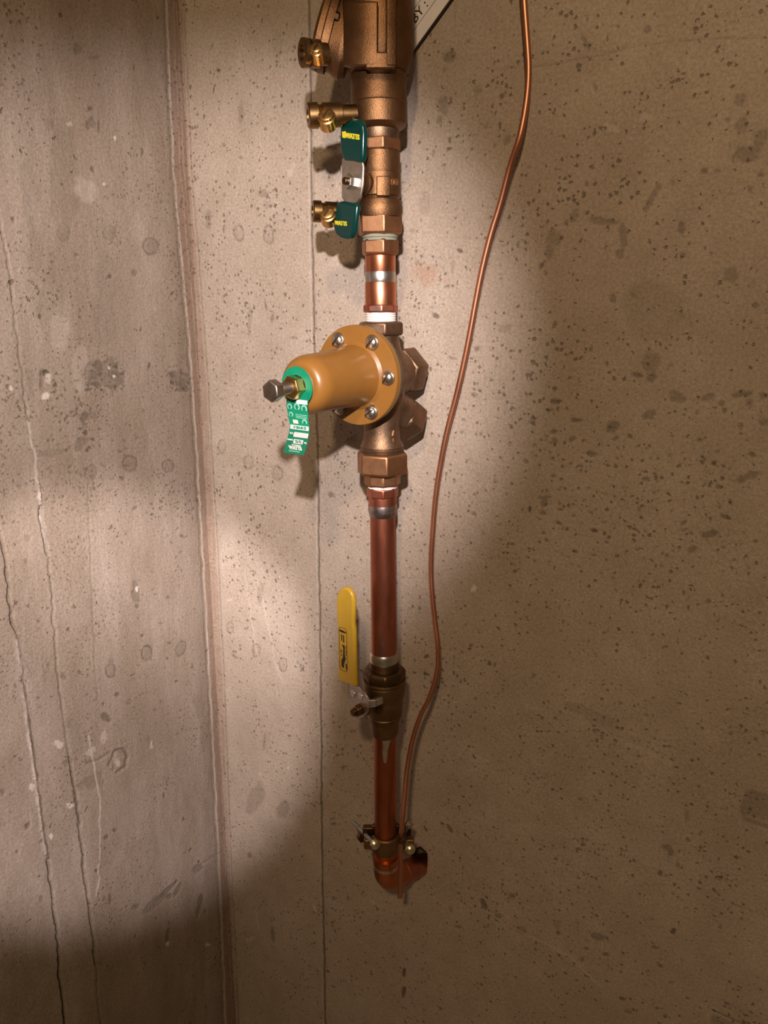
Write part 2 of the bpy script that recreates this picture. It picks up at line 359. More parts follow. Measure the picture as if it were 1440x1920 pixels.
def paint_right(m):
    m.band(STRIP_Y, [x-20 for x in STRIP_L], STRIP_R, .28, soft=4, streak=.8)
    m.band(STRIP_Y, [x-20 for x in STRIP_L], STRIP_R, .22, ch=2, soft=4, streak=.9)
    m.line([(1*a+0, b) for a, b in zip(STRIP_R, STRIP_Y)], 1.6, .45, .0006, wob=1)
    # panel seam left of the pipe
    seam = [(578, -10), (582, 200), (583, 400), (588, 620), (594, 840), (597, 1000), (600, 1250), (602, 1450), (605, 1700), (610, 1930)]
    m.line(seam, 2.0, .80, .0016, wob=2, rag=.25)
    m.line([(x+1, y) for x, y in seam[:4]], 4.5, .28, .0003, wob=3, rag=.8, o=2)
    m.line([(x-3, y) for x, y in seam], 1.2, .25, 0, ch=1, wob=2, rag=.8, o=5)
    # form nail marks and blotches between the corner and the seam
    for x, y, rx, ry, g in [(447, 437, 9, 14, -5), (503, 440, 9, 16, -5), (465, 867, 8, 13, 0), (519, 888, 9, 13, 0), (431, 1177, 6, 11, 0), (480, 1220, 7, 12, 5), (530, 1247, 7, 12, 0), (416, 838, 7, 12, 0)]:
        m.ring(x, y, rx, ry, .60, g)
    for a in [(452, 215, 7, 30, .3, 2), (453, 216, 2, 4, .6, 0), (410, 132, 4, 4, .85, 0), (398, 85, 3, 8, .4, 10), (420, 272, 3, 5, .5, 0), (391, 412, 8, 18, .32, 0), (493, 362, 12, 8, .32, 10), (500, 385, 5, 9, .25, 0),
              (498, 572, 3, 18, .45, -10), (511, 596, 4, 14, .4, 15), (468, 605, 4, 32, .28, 3), (419, 431, 3, 6, .6, 0), (424, 553, 6, 3, .6, -30), (407, 588, 2, 5, .6, 25), (488, 1112, 6, 24, .3, 5), (496, 1390, 4, 18, .3, 3),
              (480, 1500, 14, 34, .25, 20), (530, 1515, 12, 22, .3, 20), (512, 1752, 5, 20, .45, -5), (468, 1604, 5, 5, .5, 0), (525, 1040, 2, 2, .6, 0), (540, 1060, 2, 2, .5, 0), (531, 798, 3, 3, .8, 0), (662, 823, 11, 12, .28, 0), (620, 928, 7, 6, .55, 20), (520, 80, 9, 30, .12, 0)]:
        m.blob(*a)
    for a in [(430, 1125, 8, 3, .3), (523, 1085, 2, 5, .5), (469, 1760, 9, 6, .25), (487, 1450, 2, 4, .5), (540, 1440, 2, 3, .5), (590, 1703, 3, 8, .6, -25), (545, 322, 8, 14, .25, 15), (888, 1103, 6, 7, .85), (700, 1692, 8, 3, .4, 30), (1150, 240, 15, 7, .28, 20), (1210, 220, 12, 12, .2), (1400, 1700, 9, 5, .2)]:
        m.blob(a[0], a[1], a[2], a[3], a[4], a[5] if len(a) > 5 else 0, ch=1, rag=.9)
    m.line([(486, 1095), (497, 1145), (515, 1240), (530, 1285)], 1.2, .35, ch=1, wob=3)
    m.line([(460, 1070), (470, 1150), (482, 1230)], 1.1, .3, ch=1, wob=3)
    m.line([(478, 1700), (484, 1742)], 1.5, .35, ch=1)
    # right of the pipe
    for a in [(842, 106, 14, 11, .42, -25), (832, 132, 5, 7, .35, 0), (830, 200, 12, 24, .34, -10), (823, 225, 6, 9, .4, 20), (895, 170, 9, 13, .26, 0), (877, 78, 9, 4, .3, -35), (912, 235, 4, 10, .3, 25), (950, 265, 8, 14, .36, 20), (812, 287, 4, 7, .4, 0), (795, 385, 14, 26, .16, 0), (773, 433, 9, 4, .35, -5),
              (1095, 75, 6, 14, .35, -30), (1104, 88, 5, 8, .35, 0), (1213, 55, 6, 9, .4, 10), (1158, 50, 4, 4, .4, 0), (1115, 163, 5, 10, .35, -5), (1233, 32, 3, 3, .5, 0), (1388, 186, 14, 11, .3, -35), (1390, 235, 13, 16, .3, 10), (1365, 225, 5, 5, .4, 0),
              (1400, 290, 28, 16, .36, -15), (1425, 262, 14, 24, .3, 20), (1375, 300, 3, 14, .45, 0), (1320, 322, 8, 6, .5, -30), (1346, 320, 8, 4, .4, -25), (1425, 328, 7, 6, .5, 0), (1407, 355, 7, 9, .38, 0), (1235, 350, 6, 9, .35, 25), (1220, 375, 8, 20, .4, 30), (1210, 392, 5, 7, .4, 0), (1262, 342, 5, 7, .35, 0),
              (1132, 415, 34, 8, .40, 5), (1168, 442, 8, 28, .38, -3), (1162, 475, 9, 10, .4, 0), (1076, 405, 8, 14, .35, 20), (1038, 445, 18, 16, .28, 20), (1030, 470, 9, 24, .32, 5), (1014, 500, 5, 8, .6, 30), (1022, 512, 4, 6, .4, 0), (985, 455, 4, 5, .6, 0), (970, 460, 3, 5, .5, 0), (939, 452, 3, 2, .7, 0),
              (1278, 425, 9, 16, .42, 0), (1279, 478, 9, 7, .35, 0), (1372, 517, 15, 19, .32, 10), (1068, 331, 3, 3, .85, 0), (1100, 345, 5, 5, .45, 0), (1150, 560, 7, 10, .45, -20), (1185, 553, 6, 8, .45, 0), (1040, 608, 5, 6, .55, 0), (1417, 573, 7, 6, .45, 0), (945, 617, 16, 9, .26, -25), (862, 470, 7, 4, .7, 20), (818, 593, 9, 5, .7, 25), (848, 500, 3, 14, .3, 5),
              (1108, 655, 4, 9, .4, 20), (1138, 682, 4, 6, .5, 0), (1222, 680, 18, 22, .30, 40), (1195, 703, 14, 6, .55, 5), (1222, 708, 12, 9, .45, -30), (1256, 687, 9, 4, .4, -35), (1218, 712, 4, 6, .4, 0), (1270, 745, 24, 15, .38, 5), (1325, 745, 18, 8, .40, -20), (1390, 740, 18, 7, .48, -10), (1404, 755, 8, 10, .3, 0), (1352, 757, 7, 8, .4, 0), (1358, 770, 5, 5, .5, 0), (1306, 773, 6, 6, .38, 0), (1430, 742, 9, 8, .4, 0), (1430, 793, 12, 7, .35, 0),
              (1041, 753, 14, 5, .62, 5), (1030, 768, 7, 4, .4, 0), (1218, 778, 16, 9, .42, -20), (1148, 800, 15, 13, .45, -25), (1082, 788, 13, 5, .55, 5), (1000, 788, 16, 5, .35, -25), (1182, 818, 6, 5, .6, 0), (1389, 800, 5, 7, .45, 0), (1072, 824, 8, 6, .45, -35), (1040, 827, 6, 6, .45, 0), (1002, 834, 6, 4, .4, 0), (1109, 851, 9, 7, .5, 5), (1154, 875, 4, 4, .65, 0), (1139, 873, 4, 4, .6, 0), (1410, 853, 10, 6, .5, 20),
              (1340, 869, 5, 5, .75, 0), (1356, 874, 5, 4, .65, 0), (1320, 862, 4, 6, .5, 0), (1345, 848, 5, 4, .4, 0), (1228, 889, 5, 4, .6, 0), (1405, 893, 24, 10, .44, -20), (1390, 900, 10, 6, .5, 0), (1346, 912, 6, 4, .55, 0), (1210, 899, 8, 5, .5, -20), (1022, 938, 8, 15, .42, 25), (1017, 962, 7, 5, .5, 30), (993, 955, 3, 7, .85, 0), (1048, 981, 6, 4, .65, 20), (1113, 995, 8, 4, .85, 5), (1133, 1001, 4, 3, .75, 0), (1142, 1009, 4, 3, .65, 0), (888, 964, 7, 4, .5, 20), (889, 928, 4, 3, .6, 0), (930, 903, 6, 4, .35, 30), (1197, 955, 4, 7, .4, 0), (1358, 969, 9, 4, .55, 10), (1332, 1002, 18, 8, .48, -15), (1320, 1005, 8, 5, .5, 0), (1299, 1030, 10, 7, .42, -20), (1113, 1041, 5, 3, .55, 0), (1003, 1052, 4, 3, .6, 0), (1250, 1042, 4, 4, .5, 0),
              (1200, 1098, 4, 7, .8, 30), (1282, 1112, 4, 6, .55, 0), (1328, 1128, 6, 5, .5, 0), (1354, 1115, 5, 4, .5, 0), (1148, 1085, 4, 3, .45, 0), (1024, 1130, 3, 4, .5, 0), (800, 1231, 4, 3, .8, 10), (777, 1262, 3, 3, .7, 0), (797, 1264, 4, 4, .8, 0), (1327, 1235, 4, 5, .5, 0), (927, 1247, 4, 6, .5, 0), (1000, 1268, 5, 5, .35, 0),
              (893, 655, 6, 7, .55, 20), (888, 740, 8, 5, .38, 0), (900, 733, 4, 3, .7, 0), (868, 787, 5, 3, .5, 0), (866, 811, 4, 4, .5, 0), (852, 903, 4, 4, .4, 0), (848, 672, 9, 3, .35, 10),
              (843, 1554, 4, 10, .6, -30), (872, 1566, 3, 5, .6, -25), (1094, 1584, 5, 5, .5, 10), (1092, 1577, 2, 5, .4, 0), (1088, 1500, 6, 3, .4, 0), (1250, 1590, 14, 6, .42, 25), (1257, 1600, 5, 7, .5, -30), (1290, 1576, 5, 5, .5, 20), (1270, 1623, 5, 7, .4, -20), (1237, 1637, 5, 6, .6, 0), (1348, 1648, 5, 5, .45, 0), (1408, 1606, 3, 3, .7, 0), (1405, 1505, 17, 30, .34, 12), (1410, 1540, 16, 8, .45, 20), (1415, 1497, 5, 3, .7, 0), (1288, 1530, 5, 12, .28, 0),
              (907, 1695, 5, 12, .6, -25), (943, 1672, 3, 3, .6, 0), (960, 1680, 8, 6, .5, 30), (934, 1719, 7, 3, .5, 15), (860, 1675, 4, 4, .45, 0), (845, 1705, 4, 8, .4, -20), (858, 1738, 9, 3, .45, 10), (978, 1745, 12, 9, .28, 30), (1047, 1750, 5, 4, .6, 30), (1120, 1757, 14, 8, .42, 5), (1045, 1735, 10, 10, .25, 0), (1135, 1790, 8, 4, .6, 5), (1100, 1779, 6, 3, .6, 10), (1091, 1800, 4, 6, .5, 0), (1238, 1811, 6, 4, .6, 30), (1228, 1777, 8, 3, .5, 15), (1262, 1747, 6, 6, .75, 15), (1350, 1739, 4, 5, .45, 0), (1167, 1874, 7, 4, .6, 15), (1258, 1843, 5, 4, .4, 0), (1178, 1898, 8, 5, .35, 20), (1290, 1872, 4, 3, .5, 0), (1247, 1905, 5, 5, .35, 0),
              (757, 1823, 4, 10, .85, 5), (757, 1860, 4, 10, .75, 5), (825, 1893, 6, 5, .4, 20), (1343, 1910, 9, 20, .35, 0), (1110, 1340, 60, 9, .18, 22), (1125, 1355, 40, 8, .18, 18), (640, 1620, 3, 3, .4, 0), (643, 1440, 4, 4, .5, 0), (626, 1545, 5, 3, .6, 0), (625, 1685, 4, 4, .5, 0), (652, 1685, 3, 6, .4, 0)]:
        m.blob(a[0], a[1], a[2], a[3], a[4], a[5], depth=a[4]*.0010)
    m.blob(1225, 590, 68, 55, .16, 30, rag=.7); m.line([(1180, 595), (1230, 535), (1290, 570), (1300, 625), (1230, 630)], 1.3, .3, wob=5)
    # construction joint, scrapes
    m.line([(925, 132), (1010, 125), (1130, 103), (1200, 85), (1330, 72), (1450, 70)], 2.0, .26, .0005, wob=4)
    m.line([(1110, 90), (1150, 100), (1180, 82)], 2, .3, wob=3)
    m.line([(970, 1745), (1010, 1762), (1070, 1795), (1110, 1835), (1130, 1850)], 2, .3, ch=1, wob=3)
    m.line([(990, 1755), (1040, 1772), (1100, 1815)], 1.4, .22, ch=1, wob=3)
    m.line([(1110, 1370), (1180, 1395), (1260, 1430)], 5, .14, ch=1, wob=6)
    m.line([(853, 5), (853, 65)], 1.6, .3, wob=1)
    # rust stain beside the upper fitting, scratches by the regulator
    for a in [(800, 512, 26, 24, .34, -30), (810, 500, 12, 9, .35, -30), (830, 525, 16, 8, .2, 0), (812, 820, 26, 4, .25, 28), (800, 845, 22, 3, .25, 15)]: m.blob(*a[:5], a[5], ch=2, rag=1.0, soft=.8)
    m.scatter(26, 770, 470, 850, 560, 1.2, 3.8, .65, -40, 11, 2.5)
    m.scatter(200, 760, 160, 1000, 800, .8, 2.2, .5, -30, 12)
    m.scatter(330, 850, 560, 1440, 1250, .8, 2.8, .55, -10, 13, 2)
    m.scatter(120, 980, 780, 1420, 1080, 1.5, 4, .6, -5, 18, 2)
    m.scatter(420, 760, 1280, 1100, 1700, .8, 2.2, .55, 25, 14)
    m.scatter(260, 1050, 1300, 1440, 1900, .8, 2.6, .5, 25, 15, 2)
    m.scatter(120, 620, 1380, 760, 1900, .8, 2.4, .5, 25, 16)
    m.scatter(150, 605, 1100, 700, 1640, .8, 2.4, .5, 0, 17)
    m.scatter(170, 390, 60, 585, 700, .8, 2.6, .5, -40, 19)
    m.scatter(90, 400, 700, 690, 1300, .8, 2.2, .45, 0, 20)
    # the hole the pipe elbow turns into
    e = on_wall(782, 1618); 
    i = m.box(700, 1540, 850, 1700); x = m.X[i]-786; y = m.Y[i]-1616
    r = np.hypot(x/15, y/27)+.12*(fnoise(m.X[i], m.Y[i], 9)-.5)*2; k = np.clip((1-r)/.12, 0, 1)
    m.d[i] = np.maximum(m.d[i], k*.03); m.put(0, i, k*.9); k2 = np.clip((1.35-r)/.4, 0, 1)*.35; m.put(0, i, k2)

def paint_left(m):
    m.band(STRIP_Y, STRIP_L, [x+30 for x in STRIP_R], .30, soft=4, streak=.8)
    m.band(STRIP_Y, STRIP_L, [x+30 for x in STRIP_R], .22, ch=2, soft=4, streak=.9)
    m.line(list(zip(STRIP_L, STRIP_Y)), 1.3, .50, -.0012, ch=1, wob=2, rag=.6)
    m.line([(x-4, y) for x, y in zip(STRIP_L, STRIP_Y)], 2.2, .42, .0008, wob=2, rag=.6)
    m.line([(x+12, y) for x, y in zip(STRIP_L, STRIP_Y)], 1.0, .32, .0, ch=1, wob=2, rag=.8, o=4)
    m.line([(x+19, y) for x, y in zip(STRIP_L, STRIP_Y)], 1.0, .35, .0, ch=1, wob=2, rag=.8, o=6)
    m.band([0, 500, 900, 1200, 1920], [296, 322, 340, 366, 395], [314, 345, 375, 392, 424], .16, soft=8)
    # cracks and fins between form boards
    m.line([(-5, 980), (8, 1040), (22, 1150), (38, 1240), (47, 1300), (60, 1400), (68, 1450), (78, 1530), (90, 1600), (97, 1660), (106, 1740), (113, 1830), (122, 1920)], 2.6, .80, .004, wob=4, rag=.3)
    m.line([(32, 1200), (44, 1300), (56, 1400), (66, 1470), (76, 1540), (86, 1600)], 2.2, .4, -.002, ch=1, wob=4, rag=.9, o=3)
    m.line([(-5, 380), (5, 440), (20, 520), (30, 620), (42, 700), (50, 780), (62, 850), (74, 930), (85, 1000), (92, 1060), (104, 1200), (112, 1290), (120, 1350), (130, 1420), (140, 1480), (150, 1560), (158, 1640), (168, 1700), (178, 1780), (184, 1880), (190, 1920)], 2.0, .50, .002, wob=4, rag=.6, o=2)
    m.line([(52, 790), (64, 850), (76, 950), (87, 1035)], 2.6, .5, -.003, ch=1, wob=4, rag=.7, o=1)
    m.line([(76, 950), (88, 1040)], 3.0, .85, .004, wob=3, rag=.2)
    m.line([(132, 1420), (146, 1500), (153, 1580), (164, 1680), (176, 1760), (180, 1810)], 2.2, .7, .003, wob=3, rag=.3, o=7)
    m.line([(165, 900), (170, 1050), (174, 1160), (178, 1250), (182, 1310)], 1.2, .40, .0005, wob=3, rag=.4)
    m.line([(165, 1380), (188, 1500), (188, 1600), (182, 1680)], 1.6, .4, -.0006, ch=1, wob=3, rag=.4)
    m.line([(202, 150), (206, 300), (212, 330)], 1.2, .3, wob=3); m.line([(140, 430), (147, 560), (150, 660)], 1.2, .3, wob=4)
    m.line([(-5, 1700), (40, 1690), (80, 1680)], 1.6, .2, wob=3); m.line([(0, 1550), (45, 1525), (95, 1500)], 1.5, .2, wob=4)
    m.line([(60, 1300), (95, 1240), (108, 1215)], 1.6, .3, wob=5); m.line([(35, 1165), (32, 1210), (60, 1265)], 1.8, .3, wob=5)
    # honeycomb patches
    m.blob(193, 700, 36, 34, .26, 20, depth=.001, rag=.8)
    for a in [(172, 706, 12, 16, .6, 20), (185, 685, 9, 12, .6, 0), (215, 702, 14, 10, .55, 30), (196, 712, 6, 10, .4, 0), (228, 716, 7, 10, .5, 0), (208, 722, 9, 4, .4, -30), (180, 720, 8, 5, .7, 0),
              (337, 712, 20, 22, .36, 20), (326, 704, 9, 8, .6, 30), (345, 716, 8, 14, .55, 20), (348, 730, 9, 7, .5, 0), (341, 700, 5, 4, .7, 0), (85, 700, 8, 8, .6, 0), (78, 712, 6, 22, .45, 0), (56, 715, 14, 30, .2, 0), (105, 722, 6, 5, .7, 0), (103, 735, 4, 3, .85, 0),
              (158, 783, 10, 10, .55, 0), (172, 780, 14, 7, .3, 0), (155, 828, 14, 10, .35, 0), (150, 840, 10, 9, .4, 0), (100, 850, 30, 7, .22, -10), (174, 232, 10, 12, .4, 0), (172, 204, 7, 4, .7, 0), (186, 240, 3, 10, .55, 0), (165, 235, 4, 9, .5, 0), (146, 93, 9, 14, .4, 0), (180, 108, 12, 4, .3, 0), (252, 128, 3, 6, .5, 0), (175, 318, 5, 6, .6, 0), (267, 287, 2, 5, .7, 20), (25, 411, 4, 5, .75, 0), (207, 519, 4, 5, .75, 0), (77, 595, 4, 5, .8, 20), (145, 478, 5, 3, .6, 0), (252, 512, 6, 9, .4, 20), (60, 370, 20, 60, .16, 0), (120, 330, 26, 90, .15, 0), (70, 470, 16, 60, .16, 0), (100, 560, 22, 80, .12, 0), (200, 560, 25, 80, .14, 0),
              (256, 1112, 8, 20, .4, 0), (258, 1138, 5, 6, .6, 0), (250, 1110, 4, 4, .6, 0), (268, 1192, 4, 3, .7, 0), (210, 1240, 6, 6, .3, 0), (52, 1010, 6, 8, .3, 0), (48, 1052, 4, 8, .4, 0), (150, 1260, 3, 4, .6, -30), (120, 1268, 8, 9, .35, 0), (220, 1303, 6, 5, .6, -20), (200, 1345, 9, 8, .6, 0), (205, 1352, 5, 4, .7, 0), (195, 1345, 3, 9, .6, 0), (280, 1388, 6, 22, .28, 0), (168, 1465, 26, 14, .26, -30), (192, 1470, 6, 8, .2, 0),
              (52, 1548, 5, 8, .65, 25), (32, 1598, 3, 4, .6, 0), (6, 1485, 4, 5, .5, 0), (308, 1492, 3, 6, .6, 0), (216, 1557, 4, 5, .55, 0), (200, 1570, 5, 5, .6, 0), (207, 1686, 3, 12, .5, -5), (78, 1685, 5, 9, .4, 0), (290, 1695, 40, 7, .30, -38), (312, 1672, 32, 4, .48, -42), (335, 1665, 4, 18, .4, 25), (318, 1680, 10, 7, .5, -20), (370, 1632, 12, 8, .42, -35), (375, 1697, 5, 20, .45, 12), (395, 1610, 25, 3, .25, -30), (255, 1700, 8, 5, .35, -35), (315, 1755, 5, 16, .5, 5), (375, 1330, 14, 24, .22, 0), (398, 1500, 8, 80, .18, 0), (125, 1430, 8, 6, .4, 0), (362, 1250, 4, 6, .4, 0), (128, 1360, 12, 16, .2, 0)]:
        m.blob(*a[:6], depth=a[4]*.0016, rag=.7)
    m.line([(205, 1435), (214, 1408), (230, 1405), (237, 1420), (234, 1438), (222, 1448)], 3, .55, .002, wob=5, rag=.4)
    m.line([(203, 1412), (185, 1425), (160, 1432)], 3, .4, .001, wob=4); m.line([(210, 1415), (213, 1445)], 2, .5, .001, wob=4)
    for a in [(84, 742, 8, 6, .6), (90, 710, 5, 12, .35), (257, 1105, 3, 5, .7), (315, 1770, 4, 6, .5), (389, 1772, 5, 4, .5), (215, 259, 3, 4, .8), (194, 345, 3, 4, .6), (19, 727, 4, 5, .5), (95, 1568, 4, 7, .7), (60, 1475, 6, 7, .5), (130, 1510, 7, 5, .5), (110, 1395, 10, 8, .4), (160, 350, 20, 26, .15), (195, 1380, 8, 20, .25), (170, 1410, 9, 12, .25), (215, 706, 4, 3, .7), (205, 690, 3, 3, .6), (220, 1430, 4, 8, .4), (150, 690, 16, 60, .12), (110, 620, 20, 50, .12), (284, 1397, 3, 8, .35), (130, 232, 6, 4, .3)]:
        m.blob(*a[:5], 0, ch=1, rag=.8)
    for x, y, rx, ry, g, al in [(120, 437, 11, 14, 0, .4), (206, 437, 11, 13, 0, .4), (283, 461, 14, 15, 0, .5), (172, 886, 10, 13, 10, .5), (245, 869, 13, 13, 0, .5), (316, 874, 10, 11, 0, .55), (276, 1225, 9, 14, 10, .6), (340, 1216, 8, 14, 20, .5), (208, 1258, 9, 12, 10, .6), (95, 233, 7, 10, 0, .3)]:
        m.ring(x, y, rx, ry, al*1.4, g, fill=.22)
    m.scatter(300, 0, 700, 390, 1350, .8, 3.2, .55, 0, 31, 2)
    m.scatter(60, 160, 680, 234, 732, 1.5, 5, .85, 0, 41, 1.6); m.scatter(34, 320, 698, 358, 738, 1.5, 5, .85, 0, 42, 1.6); m.scatter(30, 140, 770, 180, 850, 1.2, 4, .8, 0, 43)
    m.scatter(90, 50, 780, 260, 960, 1.5, 3.6, .6, 0, 34, 2)
    m.scatter(170, 0, 0, 380, 700, .8, 2.4, .45, 0, 32)
    m.scatter(140, 0, 1300, 400, 1900, .8, 2.6, .45, 0, 33)

def spaced(a0, a, b, b0, step):
    l = list(np.linspace(a0, a, 14))[:-1]; r = list(np.linspace(b, b0, 14))[1:]
    return np.array(l+list(np.arange(a, b, step))+r)
ZT = max(on_wall(388, -60)[2], on_wall(1440, -60)[2]); ZB = min(on_wall(388, 1980)[2], on_wall(1440, 1980)[2])
XR = on_wall(1500, 960)[0]
U_r = np.concatenate([np.arange(XC-.004, XR, .00115), np.linspace(XR, XR+1.5, 16)])
Z_r = spaced(0.0, ZB, ZT, 2.4, .00115)
grid_wall('wall_right', lambda u, z: np.stack([u, 0*u, z], 1), U_r, Z_r, CONC_R, paint_right, -NY)
YL = -0.42
ZBL = hit(K, NX, 0, 1960)[2]; ZTL = hit(K, NX, 0, -40)[2]
U_l = np.concatenate([np.linspace(-1.5, YL, 16)[:-1], np.arange(YL, .004, .0012)])
Z_l = spaced(0.0, min(ZB, ZBL), max(ZT, ZTL), 2.4, .0012)
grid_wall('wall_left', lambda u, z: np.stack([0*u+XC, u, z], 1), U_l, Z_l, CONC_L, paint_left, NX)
Geo().box([XC+1.2, -.75, -.05], np.array([1.3, 0, 0]), np.array([0, .85, 0]), np.array([0, 0, .05])).obj('floor', CONC_R, smooth=False)['kind'] = 'structure'

# ---------------------------------------------------------------- pipe axis helpers
A1 = on_wall(713.5, 540, .066); A2 = on_wall(722.5, 1500, .066); UD = unit(A2-A1)      # UD points down the pipe
def T(y):
    a = A1-CAM; k = (960-y)/FPX
    return (k*(a@FW)-(a@UP))/((UD@UP)-k*(UD@FW))
def P(y): return A1+UD*T(y)
def S(y): return ((P(y)-CAM)@FW)/FPX           # metres per pixel at that height on the axis
def ring(g, prof, n=48, phase=0, cap=True):
    return g.lathe(A1, UD, [(T(y), r*S(y)) for y, r in prof], n, phase, cap=cap)
def hexn(g, y0, y1, r, ch=3.0, n=6, phase=None):
    ph = math.pi/n+.34 if phase is None else phase
    return ring(g, [(y0, r*.90), (y0+ch, r), (y1-ch, r), (y1, r*.90)], n, ph)
def along(O, D, xt):
    """distance along D from O at which the point lies over column xt"""
    lo, hi = -.4, .4
    f = lambda t: proj(O+D*t)[0]-xt
    for _ in range(60):
        m = (lo+hi)/2
        if (f(lo) > 0) == (f(m) > 0): lo = m
        else: hi = m
    return (lo+hi)/2
def text(body, size, O, ex, ey, mat, parent, name='lettering', depth=.0003, align='CENTER', bold=0):
    cu = bpy.data.curves.new('t', 'FONT'); cu.body = body; cu.size = size; cu.extrude = depth
    cu.align_x = align; cu.align_y = 'CENTER'; cu.offset = bold; cu.resolution_u = 3
    ob = bpy.data.objects.new('t', cu); scn.collection.objects.link(ob)
    dg = bpy.context.evaluated_depsgraph_get(); me = bpy.data.meshes.new_from_object(ob.evaluated_get(dg))
    V = np.array([v.co for v in me.vertices]); F = [list(p.vertices) for p in me.polygons]
    bpy.data.objects.remove(ob)
    ex, ey = np.asarray(ex), np.asarray(ey); ez = np.cross(ex, ey)
    W = O+np.outer(V[:, 0], ex)+np.outer(V[:, 1], ey)+np.outer(V[:, 2], ez)
    return mesh_obj(name, W, F, mat, parent, smooth=False)

RX = unit(np.cross(UD, [0, -1, 0]))            # roughly to the right along the wall
RX = RX if RX[0] > 0 else -RX
W2 = -unit(rd(2320, 585)); W2 = unit(W2-UD*(W2@UD))     # valve stems point this way: out and to the left
SLOT = unit(-FW*1.0+RT*-.1+UP*.25)

def test_cock(parent, x0, y0, x1, y1, h, r, slot, slot_r, back=0.0):
    """brass test cock from the body (x1,y1) out to its open end (x0,y0), slotted ball turned to the viewer"""
    a = hit(P(y1)+W2*h+FW*back, FW, x1, y1); b = hit(P(y0)+W2*(h+.012)+FW*back, FW, x0, y0)
    ax = unit(b-a); L = np.linalg.norm(b-a)
    g = Geo().lathe(a, ax, [(0, r*.8), (L*.30, r*.8), (L*.32, r), (L*.70, r), (L*.72, r*.85), (L*.78, r*.85), (L*.80, r*1.05), (L*.98, r*1.05), (L, r*.95), (L, r*.55), (L-.004, r*.55)], 28)
    o = g.obj('test_cock', BRASS_TC, parent)
    c = hit(P(slot[1])+W2*(h+.006)+FW*back+SLOT*r*1.30, FW, *slot)
    s = Geo().lathe(c-SLOT*.012, SLOT, [(0, slot_r*1.18), (.009, slot_r*1.18), (.0095, slot_r), (.012, slot_r), (.0125, slot_r*.8)], 28)
    q = s.obj('test_cock_screw', BRASS, o)
    e1 = unit(np.cross(SLOT, UP+RT*.4)); e2 = np.cross(SLOT, e1)
    Geo().box(c+SLOT*.0007, e1*slot_r*.12, e2*slot_r*.8, SLOT*.0004).obj('screw_slot', BRASS_DK, o)
    return o
BRASS_TC = metal('brown_brass', (.20, .115, .045), (.30, .18, .075), (.25, .4), 1, 80)

# ---------------------------------------------------------------- 1 backflow preventer
bf = thing('backflow_preventer', 'large cast bronze backflow preventer at the top of the pipe run', 'valve', P(238))
g = Geo(); ring(g, [(-420, 50), (-400, 54), (-260, 54), (-240, 62), (-140, 64), (-20, 65), (40, 67), (92, 67), (112, 63), (132, 57), (139, 53.5)], 56); g.obj('body', BRONZE, bf)
g = Geo(); ring(g, [(136, 51), (140, 52), (190, 52.5), (196, 53.5), (198, 52), (224, 52), (236, 51), (241, 46), (246, 37)], 56); g.obj('lower_barrel', BRONZE, bf)
hexn(Geo(), 198, 232, 55.5, 3, 8).obj('barrel_hexagon', BRONZE, bf) if False else None
# flats and rib of the casting
def front_pt(x, y, r): # point on the body's front at pixel column x
    c = P(y); d = rd(x, y); e = d-UD*(d@UD)
    rr = r*S(y); o = CAM-c; o = o-UD*(o@UD); A = e@e; B = 2*o@e; Cc = o@o-rr*rr
    disc = max(B*B-4*A*Cc, 0); t = (-B-math.sqrt(disc))/(2*A); return CAM+d*t
def patch(x0, x1, y0, y1, r, out, inn=.006, nx=6):
    """a raised pad that follows the casting between two columns"""
    V = []; F = []
    ys = [y0, y1]
    for y in ys:
        for i in range(nx+1):
            p = front_pt(x0+(x1-x0)*i/nx, y, r); n = unit((p-P(y))-UD*((p-P(y))@UD)); V.append(p+n*out)
    for y in ys:
        for i in range(nx+1):
            p = front_pt(x0+(x1-x0)*i/nx, y, r); n = unit((p-P(y))-UD*((p-P(y))@UD)); V.append(p-n*inn)
    m = nx+1; idx = lambda l, j, i: l*2*m+j*m+i
    for i in range(nx):
        F += [[idx(0, 0, i), idx(0, 0, i+1), idx(0, 1, i+1), idx(0, 1, i)], [idx(1, 0, i), idx(1, 1, i), idx(1, 1, i+1), idx(1, 0, i+1)],
              [idx(0, 0, i), idx(1, 0, i), idx(1, 0, i+1), idx(0, 0, i+1)], [idx(0, 1, i), idx(0, 1, i+1), idx(1, 1, i+1), idx(1, 1, i)]]
    for i in (0, nx): F.append([idx(0, 0, i), idx(0, 1, i), idx(1, 1, i), idx(1, 0, i)])
    return V, F
g = Geo(); g.add(*patch(656, 709, 8, 128, 64, .0065)); g.obj('cast_pad', BRONZE, bf, bevel=.0012)
g = Geo(); g.add(*patch(722, 736, -40, 128, 64, .0070)); g.obj('cast_rib', BRONZE, bf, bevel=.0015)
g = Geo(); g.add(*patch(690, 736, 102, 134, 63, .0068)); g.obj('cast_ledge', BRONZE, bf, bevel=.0012)
